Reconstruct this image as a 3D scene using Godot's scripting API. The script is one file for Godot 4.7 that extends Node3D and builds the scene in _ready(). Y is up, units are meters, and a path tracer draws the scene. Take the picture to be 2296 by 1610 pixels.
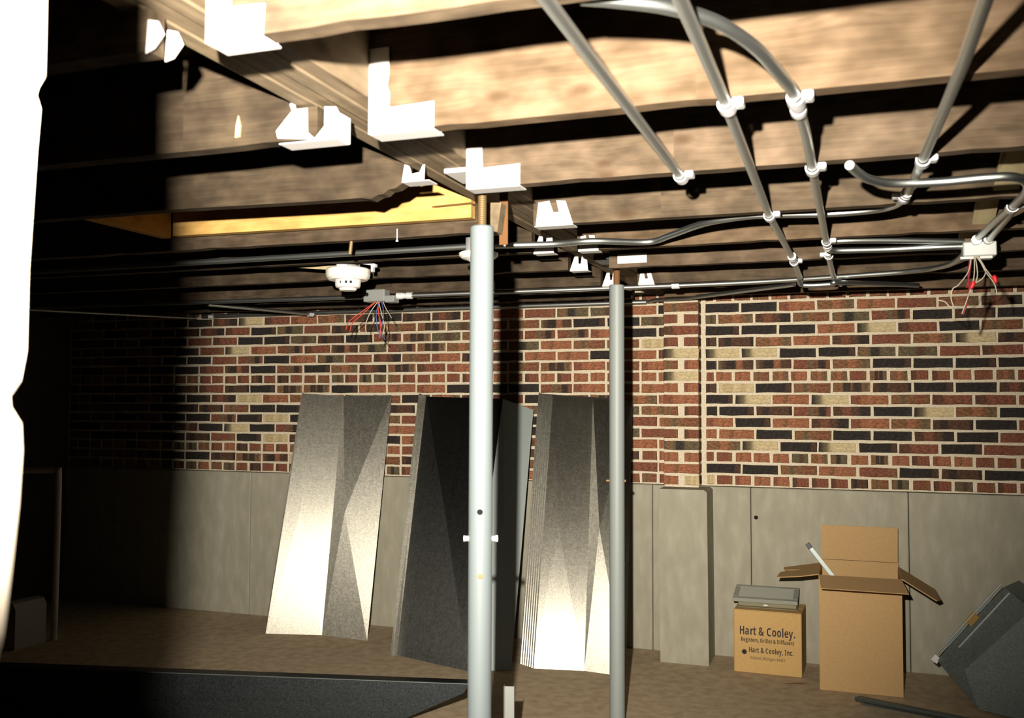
extends Node3D
# Unfinished basement: brick on a concrete stem wall, hung floor joists, conduit, sheet-metal duct halves and cartons, lit by one camera flash.

const EYE := 1.485
const WALL_Z := -6.0
const COURSE := 0.0694
const BRICK_BASE := 1.0088          # underside of the first brick course
const PERIOD := 0.219
const JOIST_BOTTOM := 2.115
const JOIST_TOP := 2.355
const GIRDER_L := -1.25
const GIRDER_R := -1.057
const JOIST_Z: Array[float] = [-0.80, -1.40, -2.00, -2.60, -3.22, -3.79, -4.33, -4.94, -5.70]
const ORDINAL: Array[String] = ["", "first", "second", "third", "fourth", "fifth", "sixth", "seventh", "eighth"]

var M := {}
var rng := RandomNumberGenerator.new()


func _ready() -> void:
	# ---- camera, environment, flash ----
	var cam := Camera3D.new()
	cam.name = "camera"
	cam.fov = 40.344
	cam.near = 0.02
	cam.position = Vector3(0, EYE, 0)
	cam.basis = Basis(Vector3.UP, 0.33872) * Basis(Vector3.RIGHT, 0.04799) * Basis(Vector3.BACK, 0.00399)
	add_child(cam)
	cam.current = true
	var lens := CameraAttributesPhysical.new()
	lens.frustum_focal_length = 32.7
	lens.frustum_focus_distance = 5.4
	lens.exposure_aperture = 4.5
	lens.exposure_multiplier = 1.0
	cam.attributes = lens
	cam.fov = 40.344
	var env := Environment.new()
	env.background_mode = Environment.BG_COLOR
	env.background_color = Color(0, 0, 0)
	env.tonemap_mode = Environment.TONE_MAPPER_LINEAR
	env.tonemap_exposure = 1.0
	env.sdfgi_enabled = true
	env.ssao_enabled = true
	env.ssil_enabled = true
	var we := WorldEnvironment.new()
	we.name = "environment"
	we.environment = env
	add_child(we)
	var flash := SpotLight3D.new()      # the flash gun on its bracket, up and to the left of the lens
	flash.name = "flash"
	flash.position = Vector3(-0.165, 1.715, 0.0)
	flash.basis = Basis(Vector3.UP, 0.335) * Basis(Vector3.RIGHT, 0.06)
	flash.light_color = Color(1.0, 0.955, 0.885)
	flash.light_energy = 54.0
	flash.light_size = 0.019
	flash.spot_angle = 39.0
	flash.spot_angle_attenuation = 1.0
	flash.spot_attenuation = 2.0
	flash.spot_range = 20.0
	flash.shadow_enabled = true
	add_child(flash)

	rng.seed = 7
	make_materials()
	build_shell()
	build_brick()
	build_joists()
	build_hangers()
	build_nails()
	build_columns()
	build_conduits()
	build_electrics()
	build_duct_panels()
	build_cartons()
	build_floor_metal()
	build_left_side()


# ------------------------------------------------------------------ naming

func numbered(called: String) -> String:
	if not has_node(called):
		return called
	var n := 1
	while has_node("%s_%03d" % [called, n]):
		n += 1
	return "%s_%03d" % [called, n]

func tag(o: Node, label: String, category: String, group := "") -> void:
	o.set_meta("label", label)
	o.set_meta("category", category)
	if group != "":
		o.set_meta("group", group)

func thing(called: String, label: String, category: String, at := Vector3.ZERO, group := "") -> Node3D:
	var o := Node3D.new()
	o.name = numbered(called)
	add_child(o)
	o.position = at
	tag(o, label, category, group)
	return o

func obj(called: String, mesh: Mesh, mat: Material, parent: Node = self) -> MeshInstance3D:
	var o := MeshInstance3D.new()
	o.mesh = mesh
	if mat != null:
		o.material_override = mat
	if parent == self:
		o.name = numbered(called)
		add_child(o)
	else:
		var nm := called
		var n := 1
		while parent.has_node(nm):
			nm = "%s_%03d" % [called, n]
			n += 1
		o.name = nm
		parent.add_child(o, true)
	return o

func struct(called: String, mesh: Mesh, mat: Material, parent: Node = self) -> MeshInstance3D:
	var o := obj(called, mesh, mat, parent)
	if parent == self:
		o.set_meta("kind", "structure")
	return o

# ------------------------------------------------------------------ mesh helpers

func start() -> SurfaceTool:
	var st := SurfaceTool.new()
	st.begin(Mesh.PRIMITIVE_TRIANGLES)
	return st

func done(st: SurfaceTool) -> ArrayMesh:
	st.generate_normals()
	return st.commit()

func tri(st: SurfaceTool, a: Vector3, b: Vector3, c: Vector3) -> void:   # counter-clockwise as seen from outside
	for p in [a, c, b]:
		st.add_vertex(p)

func quad(st: SurfaceTool, a: Vector3, b: Vector3, c: Vector3, d: Vector3) -> void:
	tri(st, a, b, c)
	tri(st, a, c, d)

func add_box(st: SurfaceTool, lo: Vector3, hi: Vector3, bevel := 0.0, x := Transform3D.IDENTITY) -> void:
	st.set_smooth_group(-1)
	var b := minf(bevel, minf(hi.x - lo.x, minf(hi.y - lo.y, hi.z - lo.z)) * 0.45)
	var c := (lo + hi) * 0.5
	var h := (hi - lo) * 0.5
	if b <= 0.0:
		for ax in 3:
			for s in [-1.0, 1.0]:
				var n := Vector3.ZERO
				n[ax] = s
				var u := Vector3.ZERO
				u[(ax + 1) % 3] = 1.0
				var v := n.cross(u)
				var p := c + n * h
				var uu := u * h
				var vv := v * h
				quad(st, x * (p - uu - vv), x * (p + uu - vv), x * (p + uu + vv), x * (p - uu + vv))
		return
	var corner := {}
	for sx in [-1, 1]:
		for sy in [-1, 1]:
			for sz in [-1, 1]:
				var s3 := Vector3(sx, sy, sz)
				var e := c + s3 * h
				for ax in 3:
					var p := e
					for k in 3:
						if k != ax:
							p[k] -= s3[k] * b
					corner[Vector4i(sx, sy, sz, ax)] = x * p
	for ax in 3:
		for s in [-1, 1]:
			var u := (ax + 1) % 3
			var v := (ax + 2) % 3
			var ring: Array[Vector3] = []
			for q in [[-1, -1], [1, -1], [1, 1], [-1, 1]]:
				var k := [0, 0, 0]
				k[ax] = s
				k[u] = q[0]
				k[v] = q[1]
				ring.append(corner[Vector4i(k[0], k[1], k[2], ax)])
			if s > 0:
				quad(st, ring[0], ring[1], ring[2], ring[3])
			else:
				quad(st, ring[3], ring[2], ring[1], ring[0])
	for ax in 3:                       # edge chamfers run along ax
		var u := (ax + 1) % 3
		var v := (ax + 2) % 3
		for q in [[-1, -1], [1, -1], [1, 1], [-1, 1]]:
			var k := [0, 0, 0]
			k[u] = q[0]
			k[v] = q[1]
			k[ax] = -1
			var a: Vector3 = corner[Vector4i(k[0], k[1], k[2], u)]
			var a2: Vector3 = corner[Vector4i(k[0], k[1], k[2], v)]
			k[ax] = 1
			var d: Vector3 = corner[Vector4i(k[0], k[1], k[2], u)]
			var d2: Vector3 = corner[Vector4i(k[0], k[1], k[2], v)]
			if q[0] * q[1] > 0:
				quad(st, a, a2, d2, d)
			else:
				quad(st, a2, a, d, d2)
	for sx in [-1, 1]:
		for sy in [-1, 1]:
			for sz in [-1, 1]:
				var a: Vector3 = corner[Vector4i(sx, sy, sz, 0)]
				var e: Vector3 = corner[Vector4i(sx, sy, sz, 1)]
				var f: Vector3 = corner[Vector4i(sx, sy, sz, 2)]
				if sx * sy * sz > 0:
					tri(st, a, e, f)
				else:
					tri(st, a, f, e)

func box(lo: Vector3, hi: Vector3, bevel := 0.0) -> ArrayMesh:
	var st := start()
	add_box(st, Vector3(minf(lo.x, hi.x), minf(lo.y, hi.y), minf(lo.z, hi.z)), Vector3(maxf(lo.x, hi.x), maxf(lo.y, hi.y), maxf(lo.z, hi.z)), bevel)
	return done(st)

# polygon in local x,y (counter-clockwise seen from +z) from z0 (front, larger) back to z1
func add_prism(st: SurfaceTool, poly: PackedVector2Array, z0: float, z1: float, x := Transform3D.IDENTITY) -> void:
	st.set_smooth_group(-1)
	if Geometry2D.is_polygon_clockwise(poly):
		poly = poly.duplicate()
		poly.reverse()
	var zf := maxf(z0, z1)
	var zb := minf(z0, z1)
	var ids := Geometry2D.triangulate_polygon(poly)
	for i in range(0, ids.size(), 3):
		var a := poly[ids[i]]
		var b := poly[ids[i + 1]]
		var c := poly[ids[i + 2]]
		if (b - a).cross(c - a) < 0.0:
			var t := b
			b = c
			c = t
		tri(st, x * Vector3(a.x, a.y, zf), x * Vector3(b.x, b.y, zf), x * Vector3(c.x, c.y, zf))
		tri(st, x * Vector3(a.x, a.y, zb), x * Vector3(c.x, c.y, zb), x * Vector3(b.x, b.y, zb))
	for i in poly.size():
		var a := poly[i]
		var b := poly[(i + 1) % poly.size()]
		quad(st, x * Vector3(a.x, a.y, zf), x * Vector3(a.x, a.y, zb), x * Vector3(b.x, b.y, zb), x * Vector3(b.x, b.y, zf))

func prism(poly: PackedVector2Array, z0: float, z1: float, x := Transform3D.IDENTITY) -> ArrayMesh:
	var st := start()
	add_prism(st, poly, z0, z1, x)
	return done(st)

# tube along points
func add_tube(st: SurfaceTool, pts: PackedVector3Array, r: float, sides := 14, caps := true, smooth_path := 0) -> void:
	var path := pts
	if smooth_path > 0 and pts.size() > 2:
		path = PackedVector3Array()
		for i in pts.size() - 1:
			var p0 := pts[maxi(i - 1, 0)]
			var p1 := pts[i]
			var p2 := pts[i + 1]
			var p3 := pts[mini(i + 2, pts.size() - 1)]
			for k in smooth_path:
				path.append(p1.cubic_interpolate(p2, p0, p3, float(k) / smooth_path))
		path.append(pts[pts.size() - 1])
	var rings: Array[PackedVector3Array] = []
	var t0 := (path[1] - path[0]).normalized()
	var up := Vector3.UP if absf(t0.y) < 0.9 else Vector3.RIGHT
	var nrm := (up - t0 * up.dot(t0)).normalized()
	for i in path.size():
		var tg := (path[mini(i + 1, path.size() - 1)] - path[maxi(i - 1, 0)]).normalized()
		nrm = (nrm - tg * nrm.dot(tg)).normalized()
		var bi := tg.cross(nrm)
		var ring := PackedVector3Array()
		for k in sides:
			var a := TAU * k / sides
			ring.append(path[i] + (nrm * cos(a) + bi * sin(a)) * r)
		rings.append(ring)
	st.set_smooth_group(1)
	for i in rings.size() - 1:
		for k in sides:
			var j := (k + 1) % sides
			quad(st, rings[i][k], rings[i][j], rings[i + 1][j], rings[i + 1][k])
	if caps:
		st.set_smooth_group(-1)
		for k in range(1, sides - 1):
			tri(st, rings[0][0], rings[0][k + 1], rings[0][k])
			var e := rings[rings.size() - 1]
			tri(st, e[0], e[k], e[k + 1])

func tube(pts: PackedVector3Array, r: float, sides := 14, smooth_path := 0) -> ArrayMesh:
	var st := start()
	add_tube(st, pts, r, sides, true, smooth_path)
	return done(st)

# profile of (radius, y), turned about the y axis; bottom to top
func add_lathe(st: SurfaceTool, prof: PackedVector2Array, sides := 28, x := Transform3D.IDENTITY) -> void:
	for i in prof.size() - 1:
		st.set_smooth_group(i + 1)
		for k in sides:
			var a := TAU * k / sides
			var b := TAU * (k + 1) / sides
			var p := x * Vector3(prof[i].x * cos(a), prof[i].y, -prof[i].x * sin(a))
			var q := x * Vector3(prof[i].x * cos(b), prof[i].y, -prof[i].x * sin(b))
			var r := x * Vector3(prof[i + 1].x * cos(b), prof[i + 1].y, -prof[i + 1].x * sin(b))
			var s := x * Vector3(prof[i + 1].x * cos(a), prof[i + 1].y, -prof[i + 1].x * sin(a))
			if prof[i].x > 1e-5:
				tri(st, p, q, r)
			if prof[i + 1].x > 1e-5:
				tri(st, p, r, s)

func lathe(prof: PackedVector2Array, sides := 28, x := Transform3D.IDENTITY) -> ArrayMesh:
	var st := start()
	add_lathe(st, prof, sides, x)
	return done(st)

func v2(a: Array) -> PackedVector2Array:
	var r := PackedVector2Array()
	for p in a:
		r.append(Vector2(p[0], p[1]))
	return r

func v3(a: Array) -> PackedVector3Array:
	var r := PackedVector3Array()
	for p in a:
		r.append(Vector3(p[0], p[1], p[2]))
	return r

# ------------------------------------------------------------------ materials

func lin(r: float, g: float, b: float) -> Color:
	return Color(r, g, b).linear_to_srgb()

func plain(c: Color, rough := 0.8, metal := 0.0, spec := 0.4) -> StandardMaterial3D:
	var m := StandardMaterial3D.new()
	m.albedo_color = c
	m.roughness = rough
	m.metallic = metal
	m.metallic_specular = spec
	return m

func noise_tex(seed_n: int, freq: float, cols: Array, offs: Array, octaves := 4, size := 512, as_normal := false) -> NoiseTexture2D:
	var n := FastNoiseLite.new()
	n.seed = seed_n
	n.noise_type = FastNoiseLite.TYPE_SIMPLEX_SMOOTH
	n.frequency = freq
	n.fractal_octaves = octaves
	var t := NoiseTexture2D.new()
	t.width = size
	t.height = size
	t.seamless = true
	t.noise = n
	if as_normal:
		t.as_normal_map = true
		t.bump_strength = 4.0
	else:
		var g := Gradient.new()
		g.offsets = PackedFloat32Array(offs)
		g.colors = PackedColorArray(cols)
		t.color_ramp = g
	return t

func wood_image(seed_n: int, a: Color, b: Color, c: Color, knots: int, w := 512, h := 128) -> ImageTexture:
	var im := Image.create(w, h, false, Image.FORMAT_RGB8)
	var n := FastNoiseLite.new()
	n.seed = seed_n
	n.frequency = 0.012
	n.fractal_octaves = 3
	var fine := FastNoiseLite.new()
	fine.seed = seed_n + 50
	fine.frequency = 0.08
	var r := RandomNumberGenerator.new()
	r.seed = seed_n
	var ks: Array[Vector3] = []
	for i in knots:
		ks.append(Vector3(r.randf() * w, r.randf_range(0.2, 0.8) * h, r.randf_range(5.0, 9.0)))
	for y in h:
		for x in w:
			var yy := float(y)
			var knot := 0.0
			for k in ks:
				var dx := (x - k.x) * 0.55
				var dy := y - k.y
				var d := sqrt(dx * dx + dy * dy)
				yy += k.z * 2.2 * signf(dy) * exp(-d / (k.z * 1.8))
				knot = maxf(knot, clampf(1.4 - d / k.z, 0.0, 1.0))
			var g := 0.5 + 0.5 * sin(yy * 0.42 + 5.0 * n.get_noise_2d(x * 0.35, yy * 1.5))
			var f := fine.get_noise_2d(x * 0.12, yy * 3.0)
			var broad := n.get_noise_2d(x * 1.2 + 900.0, y * 1.6)
			var v := clampf(0.46 + 0.09 * (g - 0.5) + 0.14 * f + 0.42 * broad, 0.0, 1.0)
			var col := a.lerp(b, v).lerp(c, knot * 0.7)
			im.set_pixel(x, y, col)
	return ImageTexture.create_from_image(im)

func wood(tex: Texture2D, along_z := false, off := Vector3.ZERO, tint := Color.WHITE, rough := 0.8) -> StandardMaterial3D:
	var m := StandardMaterial3D.new()
	m.albedo_texture = tex
	m.albedo_color = tint
	m.roughness = rough
	m.metallic_specular = 0.25
	m.uv1_triplanar = true
	m.uv1_scale = Vector3(4.0, 4.0, 0.9) if along_z else Vector3(0.9, 4.0, 4.0)
	m.uv1_offset = off
	m.uv1_triplanar_sharpness = 8.0
	return m

func tri_mat(tex: Texture2D, scale: Vector3, rough := 0.9, metal := 0.0, world := true) -> StandardMaterial3D:
	var m := StandardMaterial3D.new()
	m.albedo_texture = tex
	m.roughness = rough
	m.metallic = metal
	m.metallic_specular = 0.3
	m.uv1_triplanar = true
	m.uv1_world_triplanar = world
	m.uv1_scale = scale
	return m

func sheet_metal(base: Color, rough: float, seed_n: int) -> StandardMaterial3D:
	var m := plain(base, 1.0, 1.0)
	m.roughness = rough
	m.uv1_triplanar = true
	m.uv1_scale = Vector3(3.0, 3.0, 3.0)
	m.albedo_texture = noise_tex(seed_n, 0.06, [Color(0.78, 0.79, 0.78), Color(0.92, 0.92, 0.90), Color(1, 1, 1)], [0.2, 0.5, 0.8], 3, 512)
	var n := FastNoiseLite.new()
	n.seed = seed_n + 3
	n.noise_type = FastNoiseLite.TYPE_CELLULAR
	n.frequency = 0.05
	n.cellular_return_type = FastNoiseLite.RETURN_CELL_VALUE
	var t := NoiseTexture2D.new()
	t.width = 512
	t.height = 512
	t.seamless = true
	t.noise = n
	var g := Gradient.new()
	g.offsets = PackedFloat32Array([0.0, 1.0])
	g.colors = PackedColorArray([Color(0.78, 0.78, 0.78), Color(1, 1, 1)])
	t.color_ramp = g
	m.roughness_texture = t
	m.roughness_texture_channel = BaseMaterial3D.TEXTURE_CHANNEL_RED
	return m

func make_materials() -> void:
	var wa := lin(0.046, 0.033, 0.020)
	var wb := lin(0.188, 0.135, 0.092)
	var wc := lin(0.05, 0.030, 0.016)
	var old1 := wood_image(11, wa, wb, wc, 3)
	var old2 := wood_image(23, lin(0.036, 0.026, 0.017), lin(0.165, 0.122, 0.078), wc, 2)
	var old3 := wood_image(37, lin(0.05, 0.033, 0.018), lin(0.196, 0.137, 0.088), wc, 4)
	for i in 9:
		var t: Texture2D = [old1, old2, old3][i % 3]
		M["joist%d" % i] = wood(t, false, Vector3(0.137 * i, 0.31 * i, 0.2))
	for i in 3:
		M["oldjoist_dim%d" % i] = wood([old2, old1, old2][i], false, Vector3(0.21 * i, 0.37 * i + 0.1, 0.6), Color(0.80, 0.80, 0.80))  # left joists: older boards, also tinted darker for the flash falling off leftwards
	M.girder = wood(wood_image(29, lin(0.10, 0.078, 0.05), lin(0.25, 0.19, 0.12), wc, 2), true, Vector3(0.3, 0.1, 0.45))
	M.girder2 = wood(wood_image(31, lin(0.11, 0.085, 0.055), lin(0.23, 0.17, 0.105), wc, 3), true, Vector3(0.7, 0.6, 0.15))
	M.pine = wood(wood_image(51, lin(0.34, 0.19, 0.055), lin(0.62, 0.40, 0.14), lin(0.3, 0.14, 0.04), 2), false, Vector3(0.2, 0.3, 0.1))
	M.pine_z = wood(wood_image(52, lin(0.36, 0.19, 0.05), lin(0.6, 0.36, 0.11), lin(0.3, 0.14, 0.04), 1), true)
	M.bridging = wood(wood_image(53, lin(0.30, 0.25, 0.14), lin(0.48, 0.41, 0.25), lin(0.12, 0.07, 0.03), 1, 256, 128), true)
	M.subfloor = wood(old1, true, Vector3(0.5, 0.1, 0.1), Color(0.7, 0.7, 0.7))
	M.post = tri_mat(noise_tex(60, 0.02, [lin(0.42, 0.36, 0.28), lin(0.62, 0.55, 0.45)], [0.2, 0.8]), Vector3(3, 0.6, 3), 0.9)
	# concrete
	var cw := tri_mat(noise_tex(70, 0.010, [lin(0.275, 0.264, 0.205), lin(0.295, 0.282, 0.221), lin(0.31, 0.296, 0.234), lin(0.345, 0.33, 0.265)], [0.15, 0.42, 0.6, 0.9], 6, 1024), Vector3(1.1, 0.38, 1.1), 0.92)
	cw.heightmap_enabled = true
	cw.heightmap_texture = noise_tex(71, 0.09, [Color.BLACK, Color.WHITE], [0.0, 1.0], 4, 512)
	cw.heightmap_scale = 0.05
	M.concrete = cw
	var fl := tri_mat(noise_tex(75, 0.012, [lin(0.34, 0.262, 0.17), lin(0.40, 0.315, 0.21), lin(0.46, 0.37, 0.25)], [0.15, 0.5, 0.9], 6, 1024), Vector3(0.9, 0.9, 0.9), 0.95)
	fl.heightmap_enabled = true
	fl.heightmap_texture = cw.heightmap_texture
	fl.heightmap_scale = 0.07
	M.floor = fl
	var mo := tri_mat(noise_tex(80, 0.05, [lin(0.50, 0.44, 0.325), lin(0.66, 0.59, 0.46)], [0.2, 0.8], 5, 512), Vector3(3, 3, 3), 0.95)
	mo.heightmap_enabled = true
	mo.heightmap_texture = cw.heightmap_texture
	mo.heightmap_scale = 0.2
	M.mortar = mo
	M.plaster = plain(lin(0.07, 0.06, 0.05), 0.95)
	# metals
	M.conduit = plain(lin(0.52, 0.555, 0.55), 0.40, 1.0)
	M.fitting = plain(lin(0.66, 0.67, 0.70), 0.5, 0.15, 0.6)
	M.hanger = plain(lin(0.62, 0.61, 0.60), 0.6, 0.15, 0.5)
	M.galv = sheet_metal(lin(0.62, 0.60, 0.54), 0.45, 90)
	M.galv_shaded = sheet_metal(lin(0.11, 0.112, 0.11), 0.42, 92)  # darker copy of the sheet metal, shade coloured in for the averted side
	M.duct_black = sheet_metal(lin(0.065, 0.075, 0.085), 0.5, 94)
	M.elbow = sheet_metal(lin(0.33, 0.39, 0.40), 0.62, 93)
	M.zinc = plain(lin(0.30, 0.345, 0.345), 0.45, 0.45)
	M.zinc_dark = plain(lin(0.085, 0.10, 0.10), 0.45, 0.5)
	for k in ["galv", "galv_shaded"]:        # rolled sheet: the grain runs up and down and spreads the glint sideways
		M[k].anisotropy_enabled = true
		M[k].anisotropy = 0.85
	M.column = plain(lin(0.150, 0.180, 0.192), 0.5, 0.0, 0.45)
	M.column_far = plain(lin(0.20, 0.228, 0.225), 0.5, 0.0, 0.45)
	M.screw = plain(lin(0.20, 0.135, 0.065), 0.55, 0.5)
	M.rust = plain(lin(0.14, 0.065, 0.022), 0.8, 0.1)
	M.hole = plain(lin(0.008, 0.008, 0.008), 0.95)
	M.dark_steel = plain(lin(0.05, 0.055, 0.06), 0.5, 0.5)
	M.box_steel = plain(lin(0.30, 0.315, 0.31), 0.5, 0.3)
	M.box_bright = plain(lin(0.50, 0.53, 0.52), 0.5, 0.2)
	M.porcelain = plain(lin(0.72, 0.70, 0.66), 0.25, 0.0, 0.6)
	M.red_wire = plain(lin(0.50, 0.06, 0.035), 0.5)
	M.pink_wire = plain(lin(0.22, 0.02, 0.03), 0.6)
	M.blue_wire = plain(lin(0.08, 0.12, 0.32), 0.5)
	M.white_wire = plain(lin(0.42, 0.38, 0.30), 0.6)
	M.nut = plain(lin(0.55, 0.02, 0.025), 0.45)
	# cartons
	M.card = tri_mat(noise_tex(100, 0.03, [lin(0.385, 0.25, 0.118), lin(0.415, 0.272, 0.128)], [0.2, 0.8], 4, 512), Vector3(3, 3, 3), 0.9)
	M.card_small = tri_mat(noise_tex(101, 0.03, [lin(0.44, 0.29, 0.118), lin(0.475, 0.312, 0.128)], [0.2, 0.8], 4, 512), Vector3(3, 3, 3), 0.9)
	M.card_edge = plain(lin(0.16, 0.10, 0.05), 0.95)
	M.ink = plain(lin(0.035, 0.028, 0.03), 0.8)
	M.register = plain(lin(0.27, 0.28, 0.24), 0.5, 0.1)
	M.register_olive = plain(lin(0.19, 0.17, 0.10), 0.5, 0.1)
	M.tape = plain(lin(0.28, 0.17, 0.05), 0.6)
	M.frame_paint = plain(lin(0.45, 0.40, 0.36), 0.6)
	M.block = plain(lin(0.30, 0.28, 0.26), 0.8)
	make_brick_materials()

var brick_mats := {}

func make_brick_materials() -> void:
	var D := lin(0.026, 0.022, 0.020)
	var B := lin(0.070, 0.038, 0.025)
	var R := lin(0.155, 0.060, 0.037)
	var O := lin(0.235, 0.097, 0.052)
	var N := lin(0.155, 0.078, 0.040)
	var P := lin(0.44, 0.36, 0.21)
	var L := lin(0.095, 0.076, 0.045)
	# letter: [main colour, [band colours], how many bands]
	var kinds := {
		"D": [[D, [B], 1], [D, [lin(0.035, 0.03, 0.025)], 1]],
		"B": [[B, [D, R], 2], [B, [D], 2]],
		"R": [[R, [B], 1], [R, [N], 1]],
		"O": [[O, [N], 1], [O, [R, lin(0.28, 0.13, 0.07)], 1]],
		"N": [[N, [R, L], 2], [N, [L, O], 2]],
		"M": [[R, [D, L, N], 4], [N, [D, O, L], 4], [B, [O, L, D], 3]],
		"L": [[L, [D, N], 2], [L, [B], 2]],
		"P": [[P, [lin(0.36, 0.28, 0.15)], 2]],
		"H": [[P, ["left", D, L], 1]],
	}
	var s := 400
	for k in kinds:
		brick_mats[k] = []
		for d in kinds[k]:
			s += 1
			var m := StandardMaterial3D.new()
			m.albedo_texture = brick_image(s, d[0], d[1], d[2])
			m.roughness = 0.9
			m.metallic_specular = 0.25
			brick_mats[k].append(m)

func brick_image(seed_n: int, main: Color, bands: Array, count: int) -> ImageTexture:
	var w := 96
	var h := 32
	var im := Image.create(w, h, false, Image.FORMAT_RGB8)
	var r := RandomNumberGenerator.new()
	r.seed = seed_n
	var n := FastNoiseLite.new()
	n.seed = seed_n
	n.frequency = 0.06
	n.fractal_octaves = 4
	var col: Array[Color] = []
	for x in w:
		col.append(main)
	if bands[0] is String:
		for x in w:
			var t := clampf((x - 14.0) / 24.0, 0.0, 1.0)
			col[x] = (bands[1] as Color).lerp(bands[2], clampf(x / 14.0, 0, 1)).lerp(main, t * t * (3 - 2 * t))
	else:
		for i in count:
			var c: Color = bands[i % bands.size()]
			var at := r.randf() * w
			var half := r.randf_range(5.0, 14.0)
			for x in w:
				var t := clampf((half + 3.0 - absf(x - at)) / 5.0, 0.0, 1.0)
				col[x] = col[x].lerp(c, t * 0.8)
	for y in h:
		for x in w:
			var v := 1.0 + (0.16 if main.g > 0.5 else 0.34) * n.get_noise_2d(x * 1.3, y * 2.0)
			im.set_pixel(x, y, Color(col[x].r * v, col[x].g * v, col[x].b * v))
	return ImageTexture.create_from_image(im)

# ------------------------------------------------------------------ shell

func build_shell() -> void:
	var f := struct("floor", box(Vector3(-6.0, -0.15, -6.2), Vector3(3.2, 0.0, 2.4)), M.floor)
	f.set_meta("label", "grey brown concrete basement floor")
	var c := struct("ceiling", box(Vector3(-6.0, JOIST_TOP, -6.2), Vector3(3.2, JOIST_TOP + 0.06, 2.4)), M.subfloor)
	c.set_meta("label", "dark subfloor above the joists")
	var wl := struct("wall_left", box(Vector3(-6.0, 0.0, -6.2), Vector3(-5.75, JOIST_TOP, 2.4)), M.plaster)
	wl.set_meta("label", "dark left end wall")
	struct("wall_right", box(Vector3(3.0, 0.0, -6.2), Vector3(3.2, JOIST_TOP, 2.4)), M.plaster)
	struct("wall_front", box(Vector3(-5.75, 0.0, 2.2), Vector3(3.0, JOIST_TOP, 2.4)), M.plaster)
	# far wall: mortar body with bricks, a poured concrete stem below in sections parted by form lines
	var w := struct("wall_back", box(Vector3(-5.75, BRICK_BASE, -6.2), Vector3(3.0, JOIST_TOP, WALL_Z - 0.006)), M.mortar)
	w.set_meta("label", "brick wall above a poured concrete stem wall")
	var cuts: Array[float] = [-5.75, -4.08, -2.45, -1.19, -0.93, -0.60, 0.27, 1.7, 3.0]
	for i in cuts.size() - 1:
		obj("concrete_panel", box(Vector3(cuts[i] + 0.002, 0.0, -6.2), Vector3(cuts[i + 1] - 0.002, BRICK_BASE - 0.004, -5.985), 0.004), M.concrete, w)
	obj("tie_hole", lathe(v2([[0.0, 0.002], [0.011, 0.002], [0.013, -0.004], [0.0, -0.004]]), 14, Transform3D(Basis(Vector3.RIGHT, PI / 2), Vector3(-0.57, 0.83, -5.984))), M.hole, w)
	# sill plate on top of the wall
	struct("trim_1", box(Vector3(-5.75, 2.205, -6.0), Vector3(3.0, JOIST_TOP, -5.955), 0.004), M.joist1).set_meta("label", "wooden rim board on top of the brick wall")

func brick_mesh(w: float, h: float, depth: float, seed_n: int) -> ArrayMesh:
	var r := RandomNumberGenerator.new()
	r.seed = seed_n
	var hw := w / 2
	var hh := h / 2
	var base := [Vector2(-hw, -hh), Vector2(-hw * 0.3, -hh), Vector2(hw * 0.4, -hh), Vector2(hw, -hh), Vector2(hw, hh), Vector2(hw * 0.35, hh), Vector2(-hw * 0.4, hh), Vector2(-hw, hh)]
	var mid: Array[Vector2] = []
	for p in base:
		mid.append(p + Vector2(r.randf_range(-0.0028, 0.0012) * signf(p.x), r.randf_range(-0.0030, 0.0010) * signf(p.y)))
	var st := start()
	st.set_smooth_group(-1)
	var rings := [[], [], []]
	for i in 8:
		var m := mid[i]
		rings[0].append(Vector3(m.x - 0.0025 * signf(m.x), m.y - 0.0025 * signf(m.y), 0.0))
		rings[1].append(Vector3(m.x, m.y, -0.003))
		rings[2].append(Vector3(m.x, m.y, -depth))
	var uv := func(p: Vector3) -> Vector2: return Vector2(clampf(p.x / w + 0.5, 0.01, 0.99), clampf(0.5 - p.y / h, 0.01, 0.99))
	var put := func(a: Vector3, b: Vector3, c: Vector3) -> void:
		for p in [a, c, b]:
			st.set_uv(uv.call(p))
			st.add_vertex(p)
	for i in range(1, 7):
		put.call(rings[0][0], rings[0][i], rings[0][i + 1])
	for k in 2:
		for i in 8:
			var j := (i + 1) % 8
			put.call(rings[k + 1][i], rings[k + 1][j], rings[k][j])
			put.call(rings[k + 1][i], rings[k][j], rings[k][i])
	return done(st)

func brick_mat(letter: String) -> StandardMaterial3D:
	var a: Array = brick_mats[letter]
	return a[rng.randi() % a.size()]

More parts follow.
